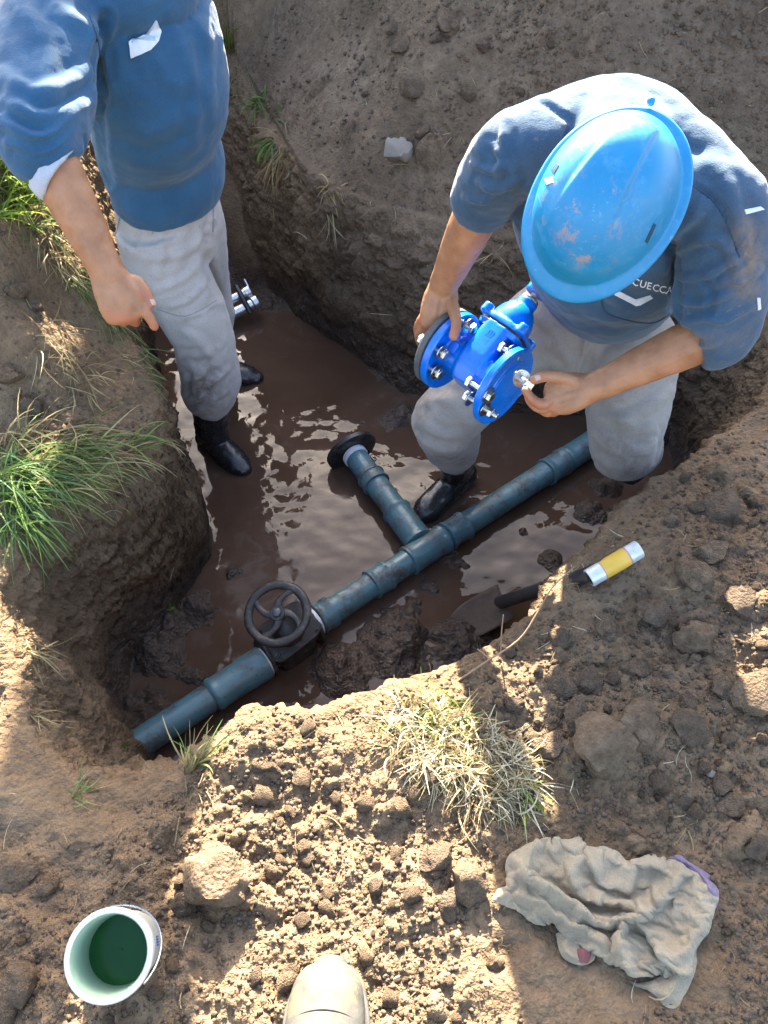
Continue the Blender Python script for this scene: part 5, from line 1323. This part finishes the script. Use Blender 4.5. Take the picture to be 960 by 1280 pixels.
RR = [([(640, 1070), (665, 1100), (700, 1128), (740, 1150), (790, 1152), (830, 1128)], 13, .036), ([(712, 1062), (718, 1085), (735, 1112), (775, 1122), (800, 1135)], 11, .028), ([(730, 1052), (745, 1075), (760, 1095), (800, 1104)], 9, .018),
     ([(790, 1152), (775, 1170), (770, 1200), (782, 1235)], 10, .032), ([(792, 1150), (812, 1165), (835, 1195), (845, 1215)], 12, .028), ([(830, 1128), (850, 1098), (862, 1090)], 9, .024), ([(845, 1210), (862, 1190), (880, 1160)], 10, .018), ([(640, 1115), (670, 1128), (700, 1150), (735, 1172), (760, 1195)], 12, .022),
     ([(785, 1080), (815, 1082), (845, 1090)], 12, .018), ([(740, 1135), (765, 1150), (785, 1175)], 8, .012)]
main = rag_sheet('main_sheet', RO, RR, .014, RAG, seed=11, edge=.014, step=3.4)
def drape(o, grow=.12, frames=36):
    """let the cloth settle: it is a little too large for its outline, so it buckles into folds"""
    me = o.data; n = len(me.vertices)//2                      # the upper sheet only
    bm = bmesh.new(); bm.from_mesh(me); bm.verts.ensure_lookup_table()
    bmesh.ops.delete(bm, geom=bm.verts[n:], context='VERTS')
    bmesh.ops.remove_doubles(bm, verts=bm.verts, dist=.0006)
    m2 = bpy.data.meshes.new('drape'); bm.to_mesh(m2); bnd = [v_.index for v_ in bm.verts if v_.is_boundary]; bm.free()
    c = bpy.data.objects.new('drape', m2); COL.objects.link(c); c.location = rag_c
    vg = c.vertex_groups.new(name='pin'); rr = random.Random(4)
    co = np.array([v_.co[:] for v_ in m2.vertices])
    px_ = project(co+np.array(rag_c))
    for k in bnd:
        if vn2(co[k:k+1, 0]*38, co[k:k+1, 1]*38, 3)[0] > .15 or px_[k, 0] > 862 or px_[k, 0] < 642: vg.add([k], 1.0, 'REPLACE')
    md = c.modifiers.new('cloth', 'CLOTH'); cs_ = md.settings
    cs_.quality = 7; cs_.mass = .25; cs_.tension_stiffness = 18; cs_.compression_stiffness = 18; cs_.shear_stiffness = 6; cs_.bending_stiffness = 4.0; cs_.air_damping = 4
    cs_.vertex_group_mass = 'pin'; cs_.shrink_min = -grow; cs_.pin_stiffness = 1
    md.collision_settings.use_self_collision = True; md.collision_settings.self_distance_min = .0025; md.collision_settings.distance_min = .002; md.collision_settings.collision_quality = 3
    # the soil underneath
    gxs = np.linspace(-.22, .22, 45); gys = np.linspace(-.2, .2, 41); GV = [(a_, b_, gz(rag_c.x+a_, rag_c.y+b_)*.75+rag_c.z*.25-rag_c.z+.006) for b_ in gys for a_ in gxs]
    GF = [(j*45+i, j*45+i+1, (j+1)*45+i+1, (j+1)*45+i) for j in range(40) for i in range(44)]
    g = bpy.data.objects.new('floor_tmp', raw_mesh('floor_tmp', GV, GF)); COL.objects.link(g); g.location = rag_c
    g.modifiers.new('col', 'COLLISION'); g.collision.thickness_outer = .002; g.collision.cloth_friction = 15
    fr0 = S.frame_current; S.frame_start = 1; S.frame_end = frames; md.point_cache.frame_start = 1; md.point_cache.frame_end = frames
    for f_ in range(1, frames+1): S.frame_set(f_)
    ev = c.evaluated_get(bpy.context.evaluated_depsgraph_get()); mr_ = bpy.data.meshes.new_from_object(ev)
    bpy.data.objects.remove(c); bpy.data.objects.remove(g); S.frame_set(1)
    return mr_
try:
    dm = drape(main)
    dv = np.array([v_.co[:] for v_ in dm.vertices])
    if np.isfinite(dv).all() and np.abs(dv).max() < .5:
        vw_ = dv+np.array(rag_c); pq_ = project(vw_)
        main.data = dm; dm.materials.clear(); dm.materials.append(RAG); smooth_mesh(dm)
        set_attr(dm, 'stain', np.clip(np.exp(-(((pq_-np.array([850, 1140]))/np.array([30, 30]))**2).sum(1)), 0, 1))
        q_ = main.modifiers.new('sub', 'SUBSURF'); q_.levels = 1; q_.render_levels = 1
        q_ = main.modifiers.new('sol', 'SOLIDIFY'); q_.thickness = .003; q_.offset = 0
        print('rag draped', len(dv), dv[:, 2].max())
except Exception as e_:
    print('drape failed', e_)
rag_sheet('purple_hem', [(838, 1073), (848, 1069), (866, 1080), (886, 1092), (890, 1102), (898, 1115), (898, 1134), (890, 1128), (878, 1106), (862, 1094)], [([(850, 1075), (872, 1088), (893, 1122)], 6, .010)], .012, RAGP, seed=15, edge=.012)

# ------------------------------------------------------------------ the pale stone on the far bank
STONE = mat_plain('pale_stone', (.17, .145, .115), (.27, .23, .19), .85, sc=30, bump=.8)
sp_, sn_ = gh(500, 192)
me_ = clod_mesh(91, 3, .5); me_.materials.clear(); me_.materials.append(STONE)
st_ = bpy.data.objects.new('stone', me_); COL.objects.link(st_); st_.location = sp_ + zz*.012; st_.scale = (.062, .062, .060); st_.rotation_euler = (.4, .3, .9)
st_['label'] = 'pale grey stone lying on the far bank of the pit'; st_['category'] = 'stone'
pp_, _ = gh(888, 968); me_ = clod_mesh(95, 2, .2); me_.materials.clear(); me_.materials.append(STONE)
o = bpy.data.objects.new('pebble', me_); COL.objects.link(o); o.location = pp_+zz*.003; o.scale = (.009,)*3; o['label'] = 'small pale pebble on the sunlit soil beside the big shaded clod'; o['category'] = 'pebble'

# ------------------------------------------------------------------ grass, straw, roots, twigs
GRASS = mat_grass('grass_blades'); STRAW = mat_grass('dry_straw', .75, .2)
COLS = {'green': [(.10, .20, .035), (.15, .26, .055), (.21, .31, .085), (.12, .23, .10)], 'dry': [(.40, .31, .15), (.33, .25, .12), (.46, .38, .20), (.26, .18, .085)], 'lime': [(.20, .30, .04), (.28, .36, .06), (.15, .24, .035)],
        'mix': [(.13, .22, .05), (.21, .28, .085), (.40, .33, .16), (.30, .25, .12), (.12, .20, .06)], 'pale': [(.55, .48, .32), (.62, .55, .38), (.46, .37, .20), (.36, .27, .12)], 'root': [(.20, .145, .085), (.27, .20, .12), (.15, .105, .065)]}
class Blades:
    def __init__(s, seed): s.v = []; s.f = []; s.c = []; s.r = random.Random(seed)
    def blade(s, root, d, length, width, droop, col, seg=6, curl=.0, flat=None):
        r = s.r; p = Vector(root); d = Vector(d).normalized(); n0 = len(s.v)
        side = d.cross(Vector((r.gauss(0, 1), r.gauss(0, 1), r.gauss(0, 1)))).normalized()
        cv_ = Vector((r.gauss(0, 1), r.gauss(0, 1), r.gauss(0, .3)))*curl
        for i in range(seg+1):
            u = i/seg; wd = width*(1-u**1.8)*(.55+.45*min(1, u*5)) + .00025
            mid = p - d.cross(side)*(wd*.35)
            s.v += [p-side*wd, mid, p+side*wd]; k = .8+.4*u
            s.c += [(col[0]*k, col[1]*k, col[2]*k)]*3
            d = (d + Vector((0, 0, -droop))/seg*(1+u) + cv_/seg).normalized(); side = (side-d*side.dot(d)).normalized()
            p = p + d*(length/seg)
        for i in range(seg):
            a = n0+i*3
            s.f += [(a, a+1, a+4, a+3), (a+1, a+2, a+5, a+4)]
    def mesh(s, name, mat, base):
        me = raw_mesh(name, [Vector(p)-Vector(base) for p in s.v], s.f); smooth_mesh(me)
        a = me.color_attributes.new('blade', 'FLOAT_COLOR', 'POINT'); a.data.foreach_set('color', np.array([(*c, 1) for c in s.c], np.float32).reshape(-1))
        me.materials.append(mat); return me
def tuft(name, label, group, spots, mat, seed, cat='grass', kind=None):
    """spots: (px, py, spread px, n, (len0,len1), width, lean vector, spread, droop, palette, curl)"""
    b = Blades(seed); r = b.r; base = None
    for (px, py, sp, n, ln, wd, lean, spr, drp, pal, curl) in spots:
        for _ in range(n):
            a = r.uniform(0, 6.283); q = sp*math.sqrt(r.random())
            p, nn = gh(px+q*math.cos(a), py+q*math.sin(a), -.003)
            if base is None: base = p.copy()
            d = Vector(lean) + Vector((r.gauss(0, spr), r.gauss(0, spr), r.gauss(0, spr*.6)))
            if d.dot(nn) < .05: d = d + nn*(.15-d.dot(nn))
            c = r.choice(COLS[pal]); k = r.uniform(.7, 1.25)
            b.blade(p, d, r.uniform(*ln), wd*r.uniform(.6, 1.2), drp*r.uniform(.3, 1.4), (c[0]*k, c[1]*k, c[2]*k), seg=6, curl=curl*r.uniform(.2, 1.6))
    o = bpy.data.objects.new(name, b.mesh(name, mat, base)); COL.objects.link(o); o.location = base
    o['label'] = label
    if kind: o['kind'] = kind
    else: o['category'] = cat; o['group'] = group
    return o
G = 'grass growing round the pit'
tuft('grass_tuft', 'big green grass tuft hanging over the left bank of the pit', G,
     [(15, 600, 30, 150, (.10, .22), .0022, (.55, -.25, .45), .40, 1.3, 'green', .5), (60, 590, 38, 150, (.08, .20), .0021, (.75, -.25, .40), .40, 1.3, 'mix', .5), (20, 640, 25, 90, (.10, .20), .0021, (.35, -.45, .40), .35, 1.5, 'green', .4),
      (95, 560, 30, 90, (.08, .18), .0019, (.9, .0, .30), .35, .9, 'mix', .5), (150, 575, 18, 22, (.07, .15), .0020, (1, -.1, .25), .30, .8, 'dry', .5), (165, 560, 12, 16, (.06, .13), .0024, (1, .1, .45), .4, 1.0, 'green', .5), (205, 550, 6, 12, (.05, .09), .0019, (1, -.3, .1), .35, 1.0, 'dry', .7), (30, 560, 30, 50, (.1, .2), .002, (.7, .0, .5), .4, 1.2, 'dry', .5)], GRASS, 5)
tuft('grass_tuft', 'sunlit yellow green grass behind the standing person', G, [(8, 200, 26, 70, (.10, .22), .004, (.3, -.2, .9), .35, .8, 'lime', .4), (25, 240, 26, 80, (.08, .18), .0038, (.3, -.3, .7), .4, 1.0, 'lime', .4), (50, 275, 24, 60, (.07, .15), .003, (.3, -.3, .5), .5, 1.2, 'mix', .5), (0, 260, 20, 40, (.08, .16), .0035, (.2, -.2, .8), .4, .9, 'lime', .4)], GRASS, 6)
tuft('straw_fringe', 'matted dry straw hanging along the bank beside the standing person', G, [(75, 310, 22, 70, (.06, .14), .0018, (.5, -.5, .0), .5, 1.0, 'dry', .9), (110, 345, 24, 110, (.06, .15), .0016, (.6, -.5, -.2), .5, 1.2, 'mix', .9), (135, 385, 20, 110, (.05, .14), .0015, (.6, -.5, -.3), .5, 1.4, 'mix', .9), (160, 430, 24, 70, (.05, .12), .0015, (.6, -.6, -.3), .5, 1.4, 'mix', .9), (178, 464, 16, 30, (.04, .10), .0015, (.6, -.6, -.3), .5, 1.4, 'mix', .9)], STRAW, 7, kind='stuff')
tuft('straw_fringe', 'loose dry straw on the bare bank above the big green tuft', G, [(70, 430, 30, 50, (.05, .13), .0014, (.3, -.6, .1), .6, 1.0, 'dry', 1.0), (98, 475, 28, 46, (.05, .12), .0014, (.3, -.6, .2), .6, 1.0, 'dry', 1.0)], STRAW, 27)
tuft('grass_tuft', 'dry bleached turf tuft on the sunlit lip of the pit', G, [(515, 912, 42, 620, (.03, .085), .0014, (.15, -.4, .10), .6, 1.1, 'pale', 1.3), (565, 930, 46, 800, (.03, .085), .0014, (.15, -.5, .08), .6, 1.1, 'pale', 1.3), (610, 955, 44, 700, (.03, .085), .0014, (.25, -.5, .06), .6, 1.2, 'pale', 1.3), (645, 985, 34, 420, (.03, .08), .0014, (.2, -.6, .04), .55, 1.2, 'pale', 1.2), (590, 950, 60, 120, (.05, .10), .0015, (.2, -.3, .35), .6, 1.0, 'dry', 1.0), (480, 915, 22, 160, (.03, .07), .0013, (.0, -.3, .08), .6, 1.1, 'pale', 1.2), (655, 995, 22, 60, (.04, .07), .0016, (.2, -.5, .2), .5, 1.2, 'lime', .9), (555, 900, 34, 40, (.05, .10), .0015, (-.1, .2, .5), .6, 1.2, 'lime', .8), (590, 985, 36, 90, (.06, .12), .0013, (.0, -.8, -.1), .5, 1.0, 'root', 1.0)], STRAW, 8)
tuft('grass_tuft', 'green tuft with dead stalks growing from the far wall', G, [(325, 130, 10, 34, (.08, .17), .0040, (-.2, -.6, .5), .5, 1.2, 'green', .5), (345, 150, 10, 20, (.06, .14), .0034, (.3, -.6, .4), .5, 1.2, 'mix', .5), (338, 178, 8, 16, (.06, .12), .0050, (-.5, -.6, .3), .4, 1.0, 'green', .5), (352, 188, 12, 60, (.10, .20), .0024, (.0, -.5, -.5), .3, 1.2, 'dry', .5), (345, 215, 8, 16, (.10, .20), .0016, (-.1, -.4, -.9), .3, .6, 'dry', .6)], GRASS, 9)
tuft('grass_tuft', 'small yellow green tuft at the trench corner behind the standing person', G, [(284, 62, 8, 24, (.10, .20), .0045, (-.1, -.3, .9), .3, .6, 'lime', .4), (290, 90, 10, 50, (.10, .22), .0028, (.1, -.5, -.3), .35, 1.2, 'dry', .6)], GRASS, 10)
tuft('grass_tuft', 'thin straw tuft below the pale stone', G, [(415, 235, 9, 26, (.05, .11), .0026, (.3, -.5, -.1), .4, 1.0, 'dry', .7), (412, 270, 5, 10, (.08, .14), .0018, (.0, -.5, -.8), .25, .5, 'pale', .6)], STRAW, 11)
tuft('grass_tuft', 'green sprig by the sunken pipe end', G, [(236, 962, 9, 26, (.06, .12), .0020, (.35, .3, .8), .35, .7, 'mix', .5), (240, 975, 14, 40, (.04, .08), .0014, (.5, -.2, .2), .5, 1.0, 'root', .9), (246, 955, 5, 9, (.08, .13), .0022, (.6, .2, .6), .3, .7, 'green', .4)], GRASS, 12)
tuft('grass_tuft', 'dark wilted tuft on the sloping soil by the pit corner', G, [(92, 990, 13, 44, (.03, .08), .0016, (.5, -.2, .3), .6, 1.0, 'mix', 1.0)], GRASS, 13)
tuft('grass_tuft', 'pale broken stalks on the wall below the green tuft', G, [(40, 810, 14, 24, (.05, .11), .0016, (.5, -.4, -.1), .5, .9, 'dry', .7), (45, 890, 10, 18, (.04, .08), .0013, (.5, -.3, .1), .5, .9, 'dry', .8)], STRAW, 14)
for (px, py, lab) in ((214, 762, 'tiny yellow green weed on the upper part of the left pit wall'), (155, 932, 'tiny yellow weed low on the pit wall near the pipe end')):
    tuft('weed', lab, G, [(px, py, 3, 26, (.008, .022), .0028, (.5, -.6, .5), .6, .5, 'lime', .6)], GRASS, px)
for (px, py, sp, n, ln, lab) in ((700, 785, 16, 20, (.03, .08), 'pale roots on the bank below the yellow tube'), (725, 720, 14, 18, (.02, .05), 'thin pale roots beside the end of the yellow tube'), (855, 680, 8, 8, (.02, .05), 'loose pale straw on the right bank above the clods'), (865, 1025, 10, 9, (.03, .08), 'pale bent straw on the sunlit soil above the rag'), (790, 600, 8, 12, (.03, .08), 'dry roots on the bank edge below the knee of the stooping person'), (640, 240, 8, 7, (.04, .09), 'thin straw on the far bank beside the blue sleeve'), (615, 320, 8, 8, (.05, .12), 'straw hanging on the dark wall between arm and hard hat'), (570, 165, 10, 9, (.04, .09), 'few dry straws on the smooth far bank')):
    tuft('straw_wisp', lab, G, [(px, py, sp, n, ln, .0011, (.2, -.5, .25), .7, .8, 'pale', 1.4)], STRAW, px+py)
# scattered bits of root and straw: too many to count
b = Blades(77); r = b.r
for _ in range(900):
    px, py = r.uniform(0, 960), r.uniform(0, 1280); p, nn = gh(px, py, .002)
    if p.z < WZ+.02: continue
    d = Vector((r.gauss(0, 1), r.gauss(0, 1), r.gauss(0, .25))); d = d-nn*d.dot(nn)+nn*.12
    c = r.choice(COLS[r.choice(['root', 'root', 'dry', 'pale'])]); L_ = .012+.05*r.random()**2.2
    b.blade(p, d, L_*(1.5 if p.y > 2 else 1), .0005+.0005*r.random(), .25, c, seg=5, curl=1.0)
o = bpy.data.objects.new('dry_roots', b.mesh('dry_roots', STRAW, (0, 0, 0))); COL.objects.link(o); stuff(o); o['label'] = 'bits of root and straw strewn over the soil'; o['category'] = 'roots'
# twigs leaning out of the near lip
TWIG = mat_plain('brown_twig', (.20, .12, .065), (.30, .19, .11), .8, sc=60, bump=.5)
for pts, rr_, lab in (([(563, 858, 1.60), (600, 832, 1.58), (648, 800, 1.57), (672, 765, 1.57), (690, 735, 1.59), (716, 710, 1.64)], .0022, 'long brown twig arching up from the near lip towards the yellow tube'), ([(626, 812, 1.62), (627, 790, 1.60), (629, 770, 1.59)], .0017, 'short brown twig standing upright on the near lip'), ([(598, 812, 1.64), (610, 822, 1.61), (616, 832, 1.60)], .0014, 'tiny side twig lying on the near lip')):
    q = [P(*p) for p in pts]
    single('twig', *loft(q, [rr_*(1-.45*i/(len(q)-1)) for i in range(len(q))], n=8, sub=4, dome=True), TWIG, lab, 'twig', q[0], 'twigs on the lip of the pit')
